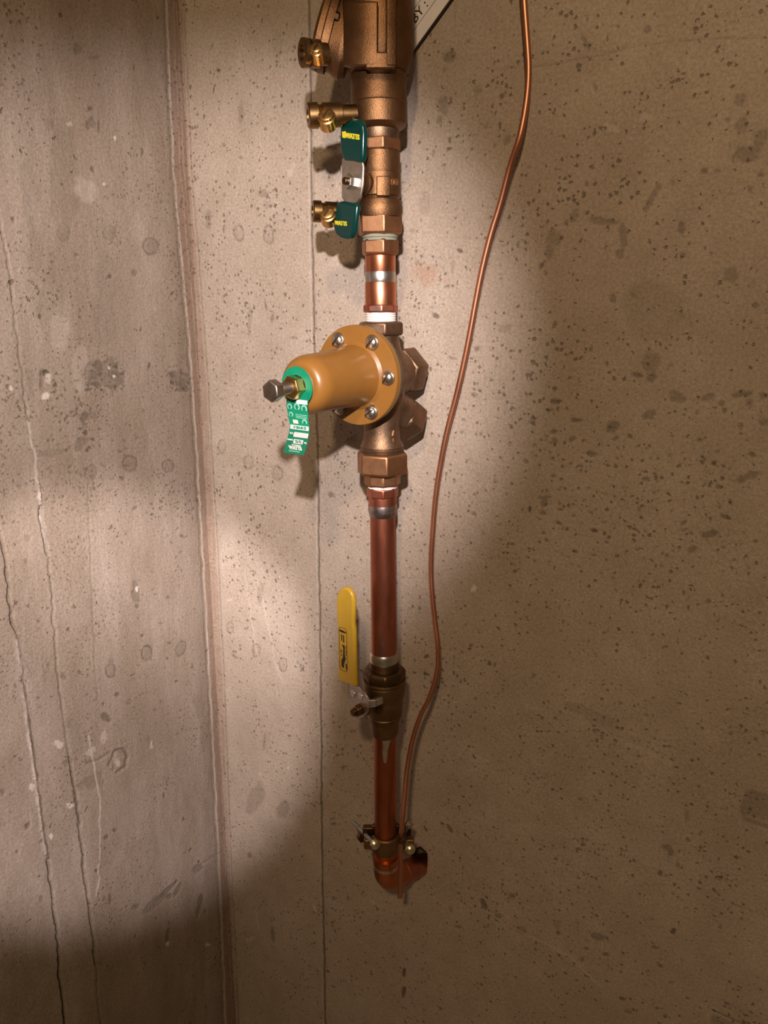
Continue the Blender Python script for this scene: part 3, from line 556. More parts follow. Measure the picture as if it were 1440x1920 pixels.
# side cover: a flanged check cover set into the left of the body, tipped a little upward
DC = unit(-RT*.955+UP*.275-FW*.10); Oc = hit(P(52)+FW*.012, FW, 620, 52); s_ = S(52)
VU = unit(np.cross(DC, FW)); VD = np.cross(DC, VU)
def squash(g, k, O, axis):
    V = np.array(g.V); d = (V-O)@axis; g.V = [tuple(v) for v in (V-np.outer(d*(1-k), axis))]; return g
squash(Geo().lathe(Oc, DC, [(-48*s_, 80*s_), (-38*s_, 87*s_), (-30*s_, 86*s_), (-8*s_, 74*s_), (-6*s_, 74*s_)], 56), .62, Oc, VD).obj('cover_neck', BRONZE, bf)
squash(Geo().lathe(Oc, DC, [(-10*s_, 80*s_), (-9*s_, 85*s_), (4*s_, 86*s_), (5*s_, 82*s_), (6*s_, 85*s_), (16*s_, 84*s_), (20*s_, 78*s_), (24*s_, 50*s_), (26*s_, 30*s_)], 56), .62, Oc, VD).obj('side_cover', BRONZE, bf, sharp=30)
for a in (.5, 1.5, 2.5, 3.5, 4.5, 5.5):
    c = Oc-DC*9*s_+VU*math.cos(a)*78*s_+VD*math.sin(a)*78*s_*.62
    Geo().lathe(c, -DC, [(0, .0036), (.003, .0036), (.0038, .002)], 6).obj('cover_bolt', BRASS_DK, bf)
test_cock(bf, 566, 99, 612, 102, .034, .0096, (592, 89), .0040)
test_cock(bf, 577, 217, 668, 214, .022, .0088, (611, 213), .0060)
Geo().lathe(P(8)+0*W2, W2, [(0, .01), (.001, .01)], 8) if False else None

# ---------------------------------------------------------------- 2 upper ball valve with green tee handle
uv = thing('ball_valve', 'bronze ball valve with dark green coated tee handle, under the backflow preventer', 'valve', P(440))
g = Geo(); ring(g, [(243, 38), (252, 37), (262, 37), (264, 36)], 40); g.obj('inlet_neck', BRONZE_DK, uv)
hexn(Geo(), 262, 286, 42, 2).obj('inlet_hexagon', BRONZE_SM, uv, bevel=.0008)
g = Geo(); ring(g, [(285, 36), (287, 38.5), (300, 39), (318, 39.5), (326, 38), (327, 40), (369, 40), (371, 37), (375, 36), (377, 40), (388, 43), (398, 43.5), (408, 41)], 48); g.obj('body', BRONZE, uv)
hexn(Geo(), 404, 441, 44, 3).obj('outlet_hexagon', BRONZE_SM, uv, bevel=.0008)
g = Geo(); g.add(*patch(706, 731, 330, 368, 40, .0012, .004)); g.obj('body_pad', BRONZE, uv, bevel=.0008)
ob = P(348); so = S(348)
tu = along(ob, W2, 661)
hub = Geo().lathe(ob, W2, [(0, 22*so), (tu*.62, 22*so), (tu*.64, 19*so), (tu*.72, 19*so)], 32); hub.obj('stem_boss', BRONZE, uv)
Geo().lathe(ob, W2, [(tu*.70, 10*so), (tu*.98, 10*so)], 6).obj('packing_nut', BRASS, uv)
Geo().lathe(ob, W2, [(tu*.9, 6.5*so), (tu+.0085, 6.5*so), (tu+.009, 5.5*so)], 20).obj('stem', BRASS_DK, uv)
def plate(name, pts, O0, n, thick, mat, parent, bevel=.0008, seg=2, label=None, lift=0.0):
    top = [hit(O0+n*lift, n, *p) for p in pts]
    return Geo().prism(top, -n*thick).obj(name, mat, parent, bevel=bevel, seg=seg, label=label)
Ob = ob+W2*tu
hp = plate('handle_plate', [(641, 296), (660, 294), (679, 302), (681, 312), (680, 345), (675, 372), (667, 381), (655, 385), (648, 380), (640, 371), (640, 340)], Ob, W2, .0022, STEEL, uv, label='bright zinc handle plate')
Geo().lathe(Ob, W2, [(0, 13.5*so), (.0045, 13.5*so), (.006, 11*so)], 6).obj('handle_nut', STEEL, uv)
gt = plate('handle_grip', [(637, 236), (639, 228), (646, 223), (655, 222), (667, 222), (675, 225), (680, 234), (681, 250), (680, 290), (677, 306), (660, 302), (643, 301), (638, 288), (636, 262)], Ob, W2, .0058, GREEN_V, uv, .0026, 4, 'upper dark green vinyl grip', lift=.0018)
gb = plate('handle_grip', [(630, 379), (640, 376), (652, 378), (668, 381), (669, 388), (666, 415), (663, 437), (656, 446), (648, 449), (637, 447), (628, 440), (624, 428), (626, 402)], Ob, W2, .0058, GREEN_V, uv, .0026, 4, 'lower dark green vinyl grip', lift=.0018)
exw = unit(np.cross(-UD, W2)); exw = exw if (exw@RT) > 0 else -exw
text('WATTS', .0050, hit(Ob+W2*.0020, W2, 661, 256), unit(hit(Ob, W2, 672, 257.5)-hit(Ob, W2, 650, 254)), -UD, YELP, gt, bold=.0002)
dpt = [hit(Ob+W2*.0022, W2, *p) for p in [(641, 247), (647, 246), (650, 253), (647, 259), (642, 258)]]
Geo().prism(dpt, -W2*.0005).obj('logo_mark', YELP, gt)
text('WATTS', .0046, hit(Ob+W2*.0020, W2, 639, 419), unit(hit(Ob, W2, 650, 420)-hit(Ob, W2, 630, 418)), -UD, YELP, gb, bold=.0001)
test_cock(uv, 586, 396, 662, 400, .020, .0082, (613, 397), .0060, back=.022)
nrm = unit(-FW*.8+RT*.6); nrm = unit(nrm-UD*(nrm@UD))
text('600', .0075, P(347)+nrm*(40.3*S(347)), unit(np.cross(UD, -nrm)) if (np.cross(UD, -nrm)@RT) > 0 else -unit(np.cross(UD, -nrm)), -UD, EMBOSS, uv, depth=.0004)

# ---------------------------------------------------------------- 3 upper copper adapter
ad = thing('copper_adapter', 'short bright copper adapter with solder band between green-handled valve and regulator', 'pipe fitting', P(600))
g = Geo(); ring(g, [(440, 33), (446, 34), (447, 32), (452, 33)], 36); g.obj('thread_sealant', plain('old_sealant', (.20, .20, .15), .8), ad)
hexn(Geo(), 449, 479, 36.5, 3.5).obj('hexagon', BRONZE_SM, ad, bevel=.0008)
g = Geo(); ring(g, [(478, 27), (480, 28.5), (509, 28.5), (511, 27.8)], 44); g.obj('socket', COPPER, ad)
g = Geo(); ring(g, [(509, 28), (512, 28.8), (520, 29.2), (529, 28.8), (531, 28)], 44); g.obj('solder_band', SOLDER, ad, label='silvery solder band')
g = Geo(); ring(g, [(529, 28.6), (531, 29.3), (570, 29.3), (572, 29)], 44); g.obj('sleeve', COPPER, ad)
hexn(Geo(), 571, 586, 33, 1.5, 8).obj('collar', COPPER_OLD, ad, bevel=.0008)
g = Geo(); ring(g, [(585, 27)]+[(586+i*2.2, 27.5+(i % 2)*1.6) for i in range(8)]+[(604, 27)], 40); g.obj('thread_tape', TAPE, ad, label='white thread tape')

# ---------------------------------------------------------------- 4 pressure regulator
pr = thing('pressure_regulator', 'water pressure regulator with ochre painted bell cover pointing out of the pipe run', 'pressure regulator', P(795))
hexn(Geo(), 603, 629, 44, 3).obj('top_hexagon', BRONZE_DK, pr, bevel=.001)
g = Geo(); ring(g, [(627, 33), (636, 34), (650, 37), (670, 43), (700, 45), (740, 43), (775, 36), (798, 34), (822, 35), (832, 39), (836, 41), (838, 39)] + [(839+i*1.5, 39.5+(i % 2)*1.8) for i in range(6)], 48); g.obj('body', BRONZE_DK, pr)
WR = -unit(rd(1700, 517))
tf = along(P(697), WR, 666); CF = hit(P(697)+WR*tf, FW, 666, 705)      # flange front centre
sf = ((CF-CAM)@FW)/FPX
EU = unit(-UD-WR*((-UD)@WR)); ER = np.cross(EU, WR); ER = ER if ER@RT > 0 else -ER
RF = 93*sf
Geo().lathe(CF, WR, [(-.032, RF*.62), (-.020, RF*.70), (-.013, RF*.94), (-.0078, RF*.98)], 56).obj('spring_chamber_seat', BRONZE_DK, pr)
Geo().lathe(CF, WR, [(-.0080, RF*.985), (-.0060, RF*1.0), (-.0058, RF*.99)], 56).obj('gasket', GASKET, pr)
tb = lambda x: along(CF, WR, x)
te = tb(560)
r0 = RF*.62
prof = [(-.0060, RF*.99), (-.0055, RF*1.0), (-.0010, RF*1.0), (0, RF*.985), (.0003, r0*1.10), (.0025, r0*1.0), (.008, r0*.955), (.02, r0*.93), (te*.55, r0*.90), (te*.80, r0*.89)]
rt = r0*.89
for k in range(1, 9):
    a = k/8*math.pi/2; prof.append((te*.80+(te*.20)*math.sin(a)*.92, rt-(rt*.34)*(1-math.cos(a))))
prof += [(te*.985, rt*.60), (te*.985+.0012, rt*.56), (te+.0012, rt*.52)]
Geo().lathe(CF, WR, prof, 64).obj('bell_cover', PAINT, pr, sharp=28)
screws = [(632, 638), (693, 641), (725, 713), (697, 776), (641, 770), (622, 706)]
for i, a in enumerate((2, 58, 121, 178, 239, 300)):
    a = math.radians(a-2)
    c = CF+(ER*math.cos(a)+EU*math.sin(a))*RF*.80
    o = Geo().lathe(c, WR, [(-.001, .0052), (.0008, .0054), (.0024, .0050), (.0038, .0036), (.0044, .0012)], 24).obj('flange_screw', STEEL, pr)
    a2 = a*2+.9+i; s1 = ER*math.cos(a2)+EU*math.sin(a2); s2 = np.cross(WR, s1)
    Geo().box(c+WR*.0042, s1*.0045, s2*.0005, WR*.0006).obj('screw_slot', BRASS_DK, o)
    Geo().lathe(c-WR*.0, WR, [(-.0002, .0066), (.0007, .0064)], 24).obj('washer', STEEL_DK, o)
# adjusting bolt
tn = te+.0012
def at(x, y, t):  # small sideways correction so the bolt axis stays true
    return CF+WR*t
rn = .0092
Geo().lathe(CF, WR, [(tn, rn), (tn+.009, rn), (tn+.0098, rn*.9)], 6, phase=.3).obj('lock_nut', BRASS, pr, bevel=.0006)
th = tb(523)
g = Geo().lathe(CF, WR, [(tn+.004, .0046)]+[(tn+.008+i*(th-tn-.009)/14, .0046-(i % 2)*.0004) for i in range(15)]+[(th, .0046)], 24); ab = g.obj('adjusting_bolt', STEEL_DK, pr)
t0 = tb(519); Geo().lathe(CF, WR, [(t0-.0002, .0072), (t0, .0083), (t0+.0068, .0083), (t0+.0076, .0076), (t0+.0078, .0066)], 6, phase=.1).obj('bolt_head', STEEL_DK, ab, bevel=.0006)
# back plugs
Wb = unit(-WR)
c = hit(P(703), FW, 722, 703); tt = along(c, Wb, 770)
Geo().lathe(c, Wb, [(-.005, 42*S(703)), (tt*.45, 42*S(703)), (tt*.5, 38*S(703)), (tt*.55, 40*S(703))], 40).obj('plug_socket', BRONZE_DK, pr)
Geo().lathe(c, Wb, [(tt*.5, 44*S(703)), (tt*.55, 47*S(703)), (tt*.95, 47*S(703)), (tt, 42*S(703))], 6, phase=.25).obj('seat_plug', BRONZE_DK, pr, bevel=.0012)
c = P(748); e = hit(P(748)+Wb*.037+UD*.027, FW, 771, 793); D = unit(e-c); L = np.linalg.norm(e-c)
Geo().lathe(c, D, [(0, 36*S(748)), (L*.5, 36*S(748)), (L*.55, 38*S(748)), (L*.6, 37*S(748))], 40).obj('strainer_socket', BRONZE_DK, pr)
Geo().lathe(c, D, [(L*.55, 39*S(748)), (L*.6, 43*S(748)), (L*.96, 43*S(748)), (L, 38*S(748))], 6, phase=.1).obj('strainer_plug', BRONZE_DK, pr, bevel=.0012)
# union
hexn(Geo(), 846, 887, 50, 3.5).obj('union_nut', BRONZE_SM, pr, bevel=.0012, seg=3)
g = Geo(); hexn(g, 884, 908, 34.5, 2, 8); g.obj('union_tailpiece', BRONZE_SM, pr, bevel=.0008)
# cast arrow mark
n2 = unit(front_pt(738, 815, 34)-P(815)); ex = unit(np.cross(n2, -UD)); ex = ex if ex@RT > 0 else -ex
c = front_pt(738, 812, 35)
g = Geo(); g.box(c, ex*.0006-UD*.0022, ex*.0005, n2*.0005); g.box(c+UD*.0075, UD*.0030, ex*.0006, n2*.0005); g.obj('cast_arrow', EMBOSS, pr)

# ---------------------------------------------------------------- 5 green instruction tag hanging on the bolt
tg = thing('instruction_tag', 'green printed plastic tag with white lettering hanging from the regulator bolt', 'tag', CF+WR*(tn+.0004))
base = CF+WR*(tn+.0005)
g = Geo(); V = []; F = []; nn = 40; ro, ri = .0150, .0088
for rr in (ro, ri):
    for dz in (0, .0007):
        for k in range(nn):
            a = 2*math.pi*k/nn; V.append(base+WR*dz+(ER*math.cos(a)+EU*math.sin(a))*rr)
for k in range(nn):
    j = (k+1) % nn; A, B, C_, D_ = k, nn+k, 2*nn+k, 3*nn+k
    F += [[k, j, 2*nn+j, 2*nn+k], [nn+k, 3*nn+k, 3*nn+j, nn+j], [k, nn+k, nn+j, j], [2*nn+k, 2*nn+j, 3*nn+j, 3*nn+k]]
g.add(V, F); g.obj('hanging_ring', GREENTAG, tg)
TAGROW = [(735, 538, 578, 0), (765, 537, 577, .001), (790, 542, 578.5, .004), (800, 543.5, 580.5, .006), (812, 542, 580, .0055), (835, 536, 575, .003), (856, 529.5, 567.5, .001)]
TN = unit(WR*.85+EU*-.05+(-RT)*.15)
def tagpt(u, v, lift=0.0):
    """u 0..1 across, v in picture rows down the strip"""
    ys = [r[0] for r in TAGROW]
    xl = np.interp(v, ys, [r[1] for r in TAGROW]); xr = np.interp(v, ys, [r[2] for r in TAGROW]); dp = np.interp(v, ys, [r[3] for r in TAGROW])
    return hit(base+TN*(dp+lift), TN, xl+(xr-xl)*u, v+(u-.5)*5)
V = []; F = []; rows = list(np.linspace(733, 851, 26)); nu = 6
for l in (0.0007, 0.0):
    for v in rows:
        for k in range(nu+1): V.append(tagpt(k/nu, v, l))
m_ = nu+1; nr = len(rows)
for j in range(nr-1):
    for k in range(nu):
        a = j*m_+k; F += [[a, a+1, a+1+m_, a+m_], [nr*m_+a, nr*m_+a+m_, nr*m_+a+1+m_, nr*m_+a+1]]
    for k in (0, nu):
        a = j*m_+k; F.append([a, a+m_, nr*m_+a+m_, nr*m_+a])
for j in (0, nr-1):
    for k in range(nu): a = j*m_+k; F.append([a, a+1, nr*m_+a+1, nr*m_+a])
strip = mesh_obj('strip', V, F, GREENTAG, tg)
def tagrect(u0, u1, v0, v1, mat, name):
    V = []; F = []; n = 4
    for l in (.0010, .0004):
        for v in (v0, v1):
            for k in range(n+1): V.append(tagpt(u0+(u1-u0)*k/n, v, l))
    m = n+1
    for k in range(n): F += [[k, k+1, m+k+1, m+k], [k, k+1, 2*m+k+1, 2*m+k], [m+k, m+k+1, 3*m+k+1, 3*m+k]]
    F += [[0, m, 3*m, 2*m], [n, m+n, 3*m+n, 2*m+n]]
    return mesh_obj(name, V, F, mat, strip, smooth=False)
tagrect(.45, .97, 749, 757, WHITEP, 'white_box')
tagrect(.04, .96, 798, 806, WHITEP, 'white_box')
tagrect(.26, .96, 811, 820, WHITEP, 'white_box')
tagrect(.32, .78, 824, 832, WHITEP, 'white_box')
tagrect(.20, .46, 788, 795, plain('cream_print', (.7, .68, .45), .6), 'cream_box')
def tagtext(s, size, u, v, mat, bold=0):
    o = tagpt(u, v, .0011); ex = unit(tagpt(u+.2, v, .0011)-tagpt(u-.2, v, .0011)); ey = unit(tagpt(u, v-3, .0011)-tagpt(u, v+3, .0011)); ey = unit(ey-ex*(ey@ex))
    return text(s, size, o, ex, ey, mat, strip, depth=.0001, bold=bold)
tagtext('WATTS', .0043, .50, 840.5, WHITEP, .0002)
tagtext('LF 25AUB Z3', .0026, .5, 802, GREENTAG, .0001)
tagtext('25-75', .0030, .55, 828, GREENTAG, .0001)
tagtext('SIZE', .0022, .14, 814, WHITEP); tagtext('RANGE', .0019, .15, 826, WHITEP); tagtext('PSI', .0022, .90, 829, WHITEP)
tagtext('REG. WATER PRESS.', .0012, .5, 835, WHITEP); tagtext('NORTH ANDOVER MA', .0012, .5, 846.5, LIGHTGREEN)
for u, v, r in ((.50, 763, .0030), (.84, 765, .0030), (.16, 764, .0025), (.16, 779, .0022), (.80, 791, .0026)):
    o = tagpt(u, v, .0008); Geo().lathe(o, TN, [(0, r), (.0003, r)], 20).obj('round_mark', LIGHTGREEN, strip)
    Geo().lathe(o, TN, [(0, r*.6), (.00035, r*.6)], 20).obj('round_mark_center', GREENTAG, strip)
for v in (777, 780, 783): tagrect(.38, .94, v, v+1.1, LIGHTGREEN, 'small_print_line')

# ---------------------------------------------------------------- 6 long copper pipe
lp = thing('copper_pipe', 'long tarnished copper pipe between the regulator union and yellow-handled valve', 'pipe', P(1232))
g = Geo(); ring(g, [(904, 25)]+[(905+i*1.6, 26+(i % 2)*1.2) for i in range(6)]+[(916, 25)], 40); g.obj('thread_tape', TAPE, lp, label='white thread tape')
hexn(Geo(), 912, 931, 30, 2, 8).obj('collar', COPPER_OLD, lp, bevel=.0008)
g = Geo(); ring(g, [(929, 25), (931, 26.5), (958, 26.3), (962, 25.6)], 44); g.obj('socket', COPPER_OLD, lp)
g = Geo(); ring(g, [(944, 26.2), (948, 27.0), (956, 26.9), (961, 26.2), (967, 24.2)], 44); g.obj('solder_band', metal('dull_solder', (.22, .20, .19), (.52, .42, .40), (.28, .45), 1, 160), lp, label='grey smeared solder band')
g = Geo(); ring(g, [(958, 23.4), (1240, 23.4*1.02)], 44); g.obj('tube', COPPER_OLD, lp)

# ---------------------------------------------------------------- 7 lower shut-off valve with yellow lever
sv = thing('shutoff_valve', 'dark brass ball valve with long yellow lever handle, low on the pipe', 'valve', P(1375))
g = Geo(); ring(g, [(1222, 24.5), (1225, 26.5), (1233, 27), (1239, 26.6)], 44); g.obj('solder_ring', SOLDER, sv, label='silvery solder ring')
g = Geo(); ring(g, [(1238, 26.5), (1240, 27.6), (1252, 28), (1256, 31)], 44); g.obj('top_collar', BRASS_DK, sv)
hexn(Geo(), 1252, 1276, 41, 6, 8).obj('end_hexagon', BRASS_DK, sv, bevel=.0012)
g = Geo(); ring(g, [(1270, 40), (1273, 41), (1277, 39.5), (1279, 40.5), (1290, 40), (1300, 38), (1306, 36), (1334, 33.5), (1335.5, 31.5), (1337, 31.5), (1338, 32.5), (1342, 31.8), (1343.5, 30), (1345, 30), (1346, 29.5), (1352, 27.8), (1366, 27), (1373, 25.5), (1376, 23.5)], 48)
g.obj('body', metal('dark_bronze_body', (.15, .095, .045), (.24, .155, .08), (.34, .5), .95, 60, bump=.35, bscale=900), sv)
g = Geo(); g.add(*patch(714, 740, 1306, 1331, 34.5, .0008, .003)); g.obj('body_pad', BRONZE_DK, sv, bevel=.0005)
ob = P(1309); so = S(1309); tv = along(ob, W2, 674)
Geo().lathe(ob, W2, [(0, 25*so), (tv*.45, 25*so), (tv*.50, 22*so), (tv*.55, 16*so)], 36).obj('stem_boss', BRASS_DK, sv)
Geo().lathe(ob, W2, [(tv*.5, 16*so), (tv*.93, 16*so)], 6).obj('packing_nut', BRONZE_DK, sv, bevel=.0006)
Ov = ob+W2*tv
Geo().lathe(ob, W2, [(tv*.8, 7*so), (tv+.0085, 7*so), (tv+.009, 6*so)], 20).obj('stem', BRASS_DK, sv)
br = plate('handle_plate', [(655, 1284), (664, 1284), (674, 1291), (682, 1298), (687, 1306), (691, 1313), (703, 1313), (704, 1326), (690, 1328), (688, 1338), (682, 1346), (675, 1349), (664, 1345), (655, 1334), (653, 1322), (655, 1304)], Ov, W2, .0025, STEEL_DK, sv, label='bright zinc handle plate')
# stop tab bent back toward the body
tabs = [hit(Ov, W2, *q) for q in [(691, 1313), (703, 1313), (704, 1326), (690, 1328)]]
Geo().prism(tabs, -W2*.010).obj('stop_tab', STEEL, br, bevel=.0006)
for q in ((662, 1301), (676, 1306)):
    Geo().lathe(hit(Ov, W2, *q), W2, [(0, .0036), (.0007, .003)], 20).obj('stamped_dimple', STEEL, br)
Geo().lathe(Ov, W2, [(0, 11.5*so), (.0042, 11.5*so), (.0056, 9.5*so)], 6, phase=.4).obj('handle_nut', BRASS_TC, sv, bevel=.0004)
g1 = plate('handle_grip', [(631, 1116), (634, 1108), (639, 1103), (645, 1101), (651, 1103), (656, 1108), (660, 1117), (662, 1130), (661.5, 1160), (661, 1170), (663, 1182), (664, 1250), (666, 1289), (657, 1285), (645, 1281), (637, 1279), (633, 1272), (632.5, 1200), (632, 1172), (630.5, 1160), (630, 1130)], Ov, W2, .0052, YELLOW_V, sv, .0024, 4, 'yellow vinyl lever grip', lift=.0014)
# printed panel on the grip
def outline(pts, wpx, mat, parent, name, O0, n, lift):
    g = Geo(); pts = [np.array(q, float) for q in pts]
    for a, b in zip(pts, pts[1:]+pts[:1]):
        d = unit(b-a); q = np.array([-d[1], d[0]])*wpx
        g.prism([hit(O0+n*lift, n, *z) for z in (a-q-d*wpx, b-q+d*wpx, b+q+d*wpx, a+q-d*wpx)], -n*.0004)
    return g.obj(name, mat, parent, smooth=False)
LF = .0017
BROWNP = plain('brown_print', (.22, .11, .01), .5)
outline([(635.5, 1180), (637, 1176), (646, 1178.5), (649.5, 1184), (651, 1255), (650, 1259), (647, 1259.5), (638.5, 1255), (637, 1250)], .45, BROWNP, g1, 'printed_border', Ov, W2, LF)
g = Geo()
for pts in ([(636, 1180), (641, 1181.5), (645, 1184), (648.5, 1186), (648, 1188), (641, 1186), (636, 1183)],
            [(639.4, 1189), (641, 1190), (641.2, 1202), (639.8, 1201)], [(643, 1191), (644.6, 1192), (645, 1205), (643.4, 1205)],
            [(641, 1209), (645, 1209.5), (646, 1213), (646, 1228), (648, 1236), (646, 1241), (644.5, 1248), (645, 1252), (642, 1252), (640, 1248), (640, 1237), (643, 1232), (643.6, 1215)],
            [(648, 1244), (650, 1246), (650.3, 1256), (648.4, 1256)]):
    g.prism([hit(Ov+W2*LF, W2, *q) for q in pts], -W2*.0004)
g.obj('printed_wordmark', BLACKP, g1, smooth=False)
g = Geo()
for pts in ([(638, 1218), (641, 1218), (641, 1224), (638.5, 1223)], [(639, 1226), (641.5, 1226.5), (641, 1231), (639.5, 1230)], [(647.5, 1211), (649.5, 1211), (649.5, 1217), (648, 1217)], [(647.8, 1219), (649.6, 1219), (649.8, 1230), (648, 1230)]):
    g.prism([hit(Ov+W2*LF, W2, *q) for q in pts], -W2*.0004)
g.obj('printed_small_marks', BROWNP, g1, smooth=False)
n3 = unit(front_pt(747, 1318, 35)-P(1318)); e3 = unit(np.cross(n3, -UD)); e3 = e3 if e3@RT > 0 else -e3
text('600', .0065, P(1318)+n3*(35.2*S(1318)), UD, e3, EMBOSS, sv, depth=.0004)

# ---------------------------------------------------------------- 8 lower copper pipe and elbow
dp = thing('copper_pipe', 'short reddish copper pipe below the yellow-handled valve, running down into the elbow', 'pipe', P(1600))
g = Geo(); ring(g, [(1372, 21.8), (1622, 20.6)], 44); g.obj('tube', COPPER_RED, dp)
g = Geo(); V = []; F = []; rowsq = [(1375, 713, 741), (1379, 713, 739), (1384, 715, 736), (1390, 717, 732), (1400, 718, 729), (1412, 717, 727), (1424, 718, 726), (1431, 720, 724)]
for y, a, b in rowsq:
    for k in range(7):
        q = front_pt(a+(b-a)*k/6, y, 22.2); n_ = unit(q-P(y)); V.append(q+n_*.0004*math.sin(math.pi*k/6)**.5)
for j in range(len(rowsq)-1):
    for k in range(6): i_ = j*7+k; F.append([i_, i_+1, i_+8, i_+7])
V2 = [v-unit(v-P(1400)-UD*((v-P(1400))@UD))*.002 for v in V]; nv = len(V)
F += [[x+nv for x in f[::-1]] for f in F]
g.add(V+V2, F); g.obj('solder_run', SOLDER, dp, label='silvery run of solder')
el = thing('pipe_elbow', 'copper elbow at the foot of the pipe turning into a hole in the wall', 'pipe fitting', P(1640))
re = 23.6*S(1625); pts = [P(1604), P(1614), P(1622)]
cor = P(1649); d2 = unit(on_wall(783, 1624)-cor); b0 = P(1626); b2 = cor+d2*.022
for k in range(0, 13):
    t_ = k/12; pts.append(b0*(1-t_)**2+cor*2*t_*(1-t_)+b2*t_*t_)
endp = pts[-1]; pts += [endp+d2*.006, endp+d2*.010]
rs = [re*1.02, re*1.03, re*1.0]+[re]*13+[re*1.0, re*1.04]
Geo().tube(pts, rs, 40).obj('bend', metal('bright_orange_copper', (.46, .15, .06), (.60, .22, .09), (.30, .42), 1, 50), el)
Geo().tube([endp+d2*.008, endp+d2*.011, endp+d2*.013, endp+d2*.065], [re*1.04, re*1.06, re*.91, re*.91], 40).obj('stub', COPPER_OLD, el)
g = Geo(); g.lathe(A1, UD, [(T(1616), 23.8*S(1616)), (T(1618), 24.6*S(1616)), (T(1621), 24.4*S(1616)), (T(1623), 23.6*S(1616))], 44); g.obj('solder_ring', SOLDER, el)

# ---------------------------------------------------------------- 9 ground clamp
gc = thing('ground_clamp', 'dark bronze ground clamp with screws around the pipe just above the elbow', 'clamp', P(1580))
rp = 20.9*S(1575)
fr = unit(-FW+UD*(FW@UD))
def jaw(y0, y1, a0, a1, rin, rout, ref):
    e1 = ref; e2 = np.cross(UD, e1); n = 18; V = []; F = []
    for yy in (y0, y1):
        for rr in (rin, rout):
            for k in range(n+1):
                a = a0+(a1-a0)*k/n; V.append(P(yy)+(e1*math.cos(a)+e2*math.sin(a))*rr)
    m = n+1
    for k in range(n):
        F += [[k, k+1, m+k+1, m+k], [2*m+k, 3*m+k, 3*m+k+1, 2*m+k+1], [k, 2*m+k, 2*m+k+1, k+1], [m+k, m+k+1, 3*m+k+1, 3*m+k]]
    for k in (0, n): F.append([k, m+k, 3*m+k, 2*m+k])
    return V, F
g = Geo(); g.add(*jaw(1561, 1590, -1.35, 1.35, rp*.98, rp*1.30, fr))
cl = hit(P(1578), fr, 697, 1574); crr = hit(P(1578), fr, 764, 1584)
exf = unit(np.cross(UD, fr)); exf = exf if exf@RT > 0 else -exf
g.box(P(1575)+exf*.0215+fr*.005, exf*.008, UD*.0062, fr*.0035)
g.box(P(1575)-exf*.0170+fr*.004, exf*.0055, UD*.0055, fr*.0035)
g.obj('front_jaw', metal('clamp_bronze', (.17, .10, .045), (.25, .16, .075), (.4, .55), .9, 60, bump=.4), gc, bevel=.0012)
g = Geo(); g.add(*jaw(1552, 1580, math.pi-1.35, math.pi+1.35, rp*.98, rp*1.32, fr))
g.box(P(1565)+exf*.020-fr*.007, exf*.007, UD*.006, fr*.0035)
g.box(P(1565)-exf*.018-fr*.006, exf*.006, UD*.006, fr*.0035)
g.obj('back_jaw', BRASS_DK, gc, bevel=.0012)
def screw_px(a, b, ha, hb, r, mat, name, head=None, hr=.0048):
    p, q = on_wall(*a, ha), on_wall(*b, hb); ax = unit(q-p); L = np.linalg.norm(q-p)
    prof = [(0, r*.7), (.001, r)]+[(.001+(L-.002)*i/16, r-(i % 2)*r*.10) for i in range(17)]+[(L, r)]
    o = Geo().lathe(p, ax, prof, 20).obj(name, mat, gc)
    if head:
        Geo().lathe(q, ax, [(-.001, hr*.9), (0, hr), (.0025, hr*.92), (.0042, hr*.55), (.0045, .0008)], 24).obj('screw_head', head, o)
    return o
screw_px((662, 1541), (703, 1583), .052, .090, .0022, GREYSC, 'clamp_screw', PALEBRASS, .0052)
screw_px((750, 1566), (769, 1592), .062, .086, .0024, GREYSC, 'clamp_screw', PALEBRASS, .0050)
screw_px((757, 1562), (766, 1547), .055, .062, .0022, GREYSC, 'clamp_screw', STEEL_DK, .0042)
c = on_wall(679, 1568, .062); ax = unit(on_wall(703, 1583, .090)-on_wall(662, 1541, .052))
Geo().lathe(c-ax*.0022, ax, [(0, .0062), (.0045, .0066), (.0052, .0055)], 6).obj('screw_nut', BRASS_DK, gc, bevel=.0006)
Geo().lathe(on_wall(753, 1571, .083), UD, [(-.004, .0040), (.004, .0046), (.005, .0036)], 24).obj('wire_lug', BRASS_DK, gc)

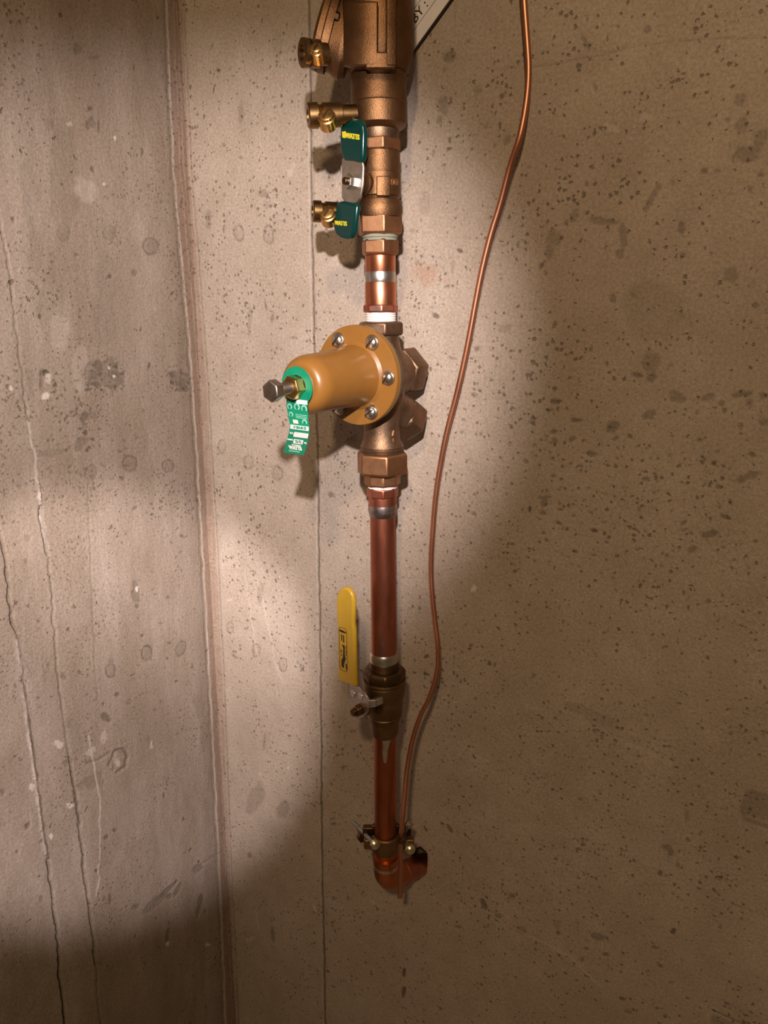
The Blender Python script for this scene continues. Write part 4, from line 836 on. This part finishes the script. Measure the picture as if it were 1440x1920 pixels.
# ---------------------------------------------------------------- 10 bare copper ground wire
WP = [(950, -1000, .014), (962, -600, .014), (972, -280, .014), (980, -60, .014), (982, -10, .013), (987, 60, .012), (991, 130, .012), (987, 190, .013), (975, 255, .016), (957, 310, .015), (937, 385, .014), (920, 440, .014), (905, 500, .014), (893, 560, .014),
      (882, 620, .014), (870, 680, .014), (855, 745, .014), (838, 810, .014), (826, 870, .014), (817, 930, .014), (811, 1000, .015), (808, 1060, .016), (810, 1110, .018), (815, 1160, .021), (821, 1215, .026), (819, 1260, .031), (806, 1305, .038), (787, 1345, .045),
      (773, 1390, .052), (764, 1440, .060), (759, 1490, .069), (754, 1545, .079), (751, 1590, .083), (751, 1635, .082), (750, 1682, .081)]
g = Geo().tube(catmull([on_wall(x, y, h) for x, y, h in WP], 8), .00255, 16)
tag(g.obj('ground_wire', metal('bare_copper_wire', (.52, .22, .13), (.66, .31, .19), (.36, .5), 1, 60, (1, 1, .2)), None, loc=on_wall(750, 1682, .081)), 'bare copper ground wire snaking down the wall to the clamp', 'wire')

# ---------------------------------------------------------------- 11 white printed card behind the top body
h0 = .005; O0 = np.array([0, -h0, 0.0]); nC = np.array([0.0, -1.0, 0.0])
e = np.array([.584, -.812]); f = np.array([-.812, -.584]); c0 = np.array([766.0, 106.0])
cp = lambda a, b: hit(O0, nC, *(c0+e*a+f*b))
ct = thing('printed_card', 'white printed card tucked behind the bronze body at the top of the photo', 'card', cp(0, 0))
card = Geo().prism([cp(0, 0), cp(240, 0), cp(240, 130), cp(0, 130)], np.array([0, .0012, 0])).obj('card', WHITEC, ct, bevel=.0002)
Geo().prism([cp(-1, -1.3) + np.array([0, .0012, 0]), cp(240, -1.3) + np.array([0, .0012, 0]), cp(240, 130) + np.array([0, .0012, 0]), cp(-1, 130) + np.array([0, .0012, 0])], np.array([0, .0014, 0])).obj('card_shadow_edge', BLACKP, ct)  # black sheet standing in for the shadow line along the card's edge
for b_ in (20, 43, 66):
    Geo().prism([cp(0, b_)+nC*.0002, cp(240, b_)+nC*.0002, cp(240, b_+1.2)+nC*.0002, cp(0, b_+1.2)+nC*.0002], -nC*.0003).obj('ruled_line', GREYP, card)
ex = unit(cp(100, 0)-cp(0, 0)); ey = unit(np.cross(ex, nC)); ey = ey if (cp(0, 50)-cp(0, 0))@ey > 0 else -ey
text('BY :', .0105, cp(58, 31.5)+nC*.0003, ex, ey, BLACKP, card, depth=.0001, align='LEFT')
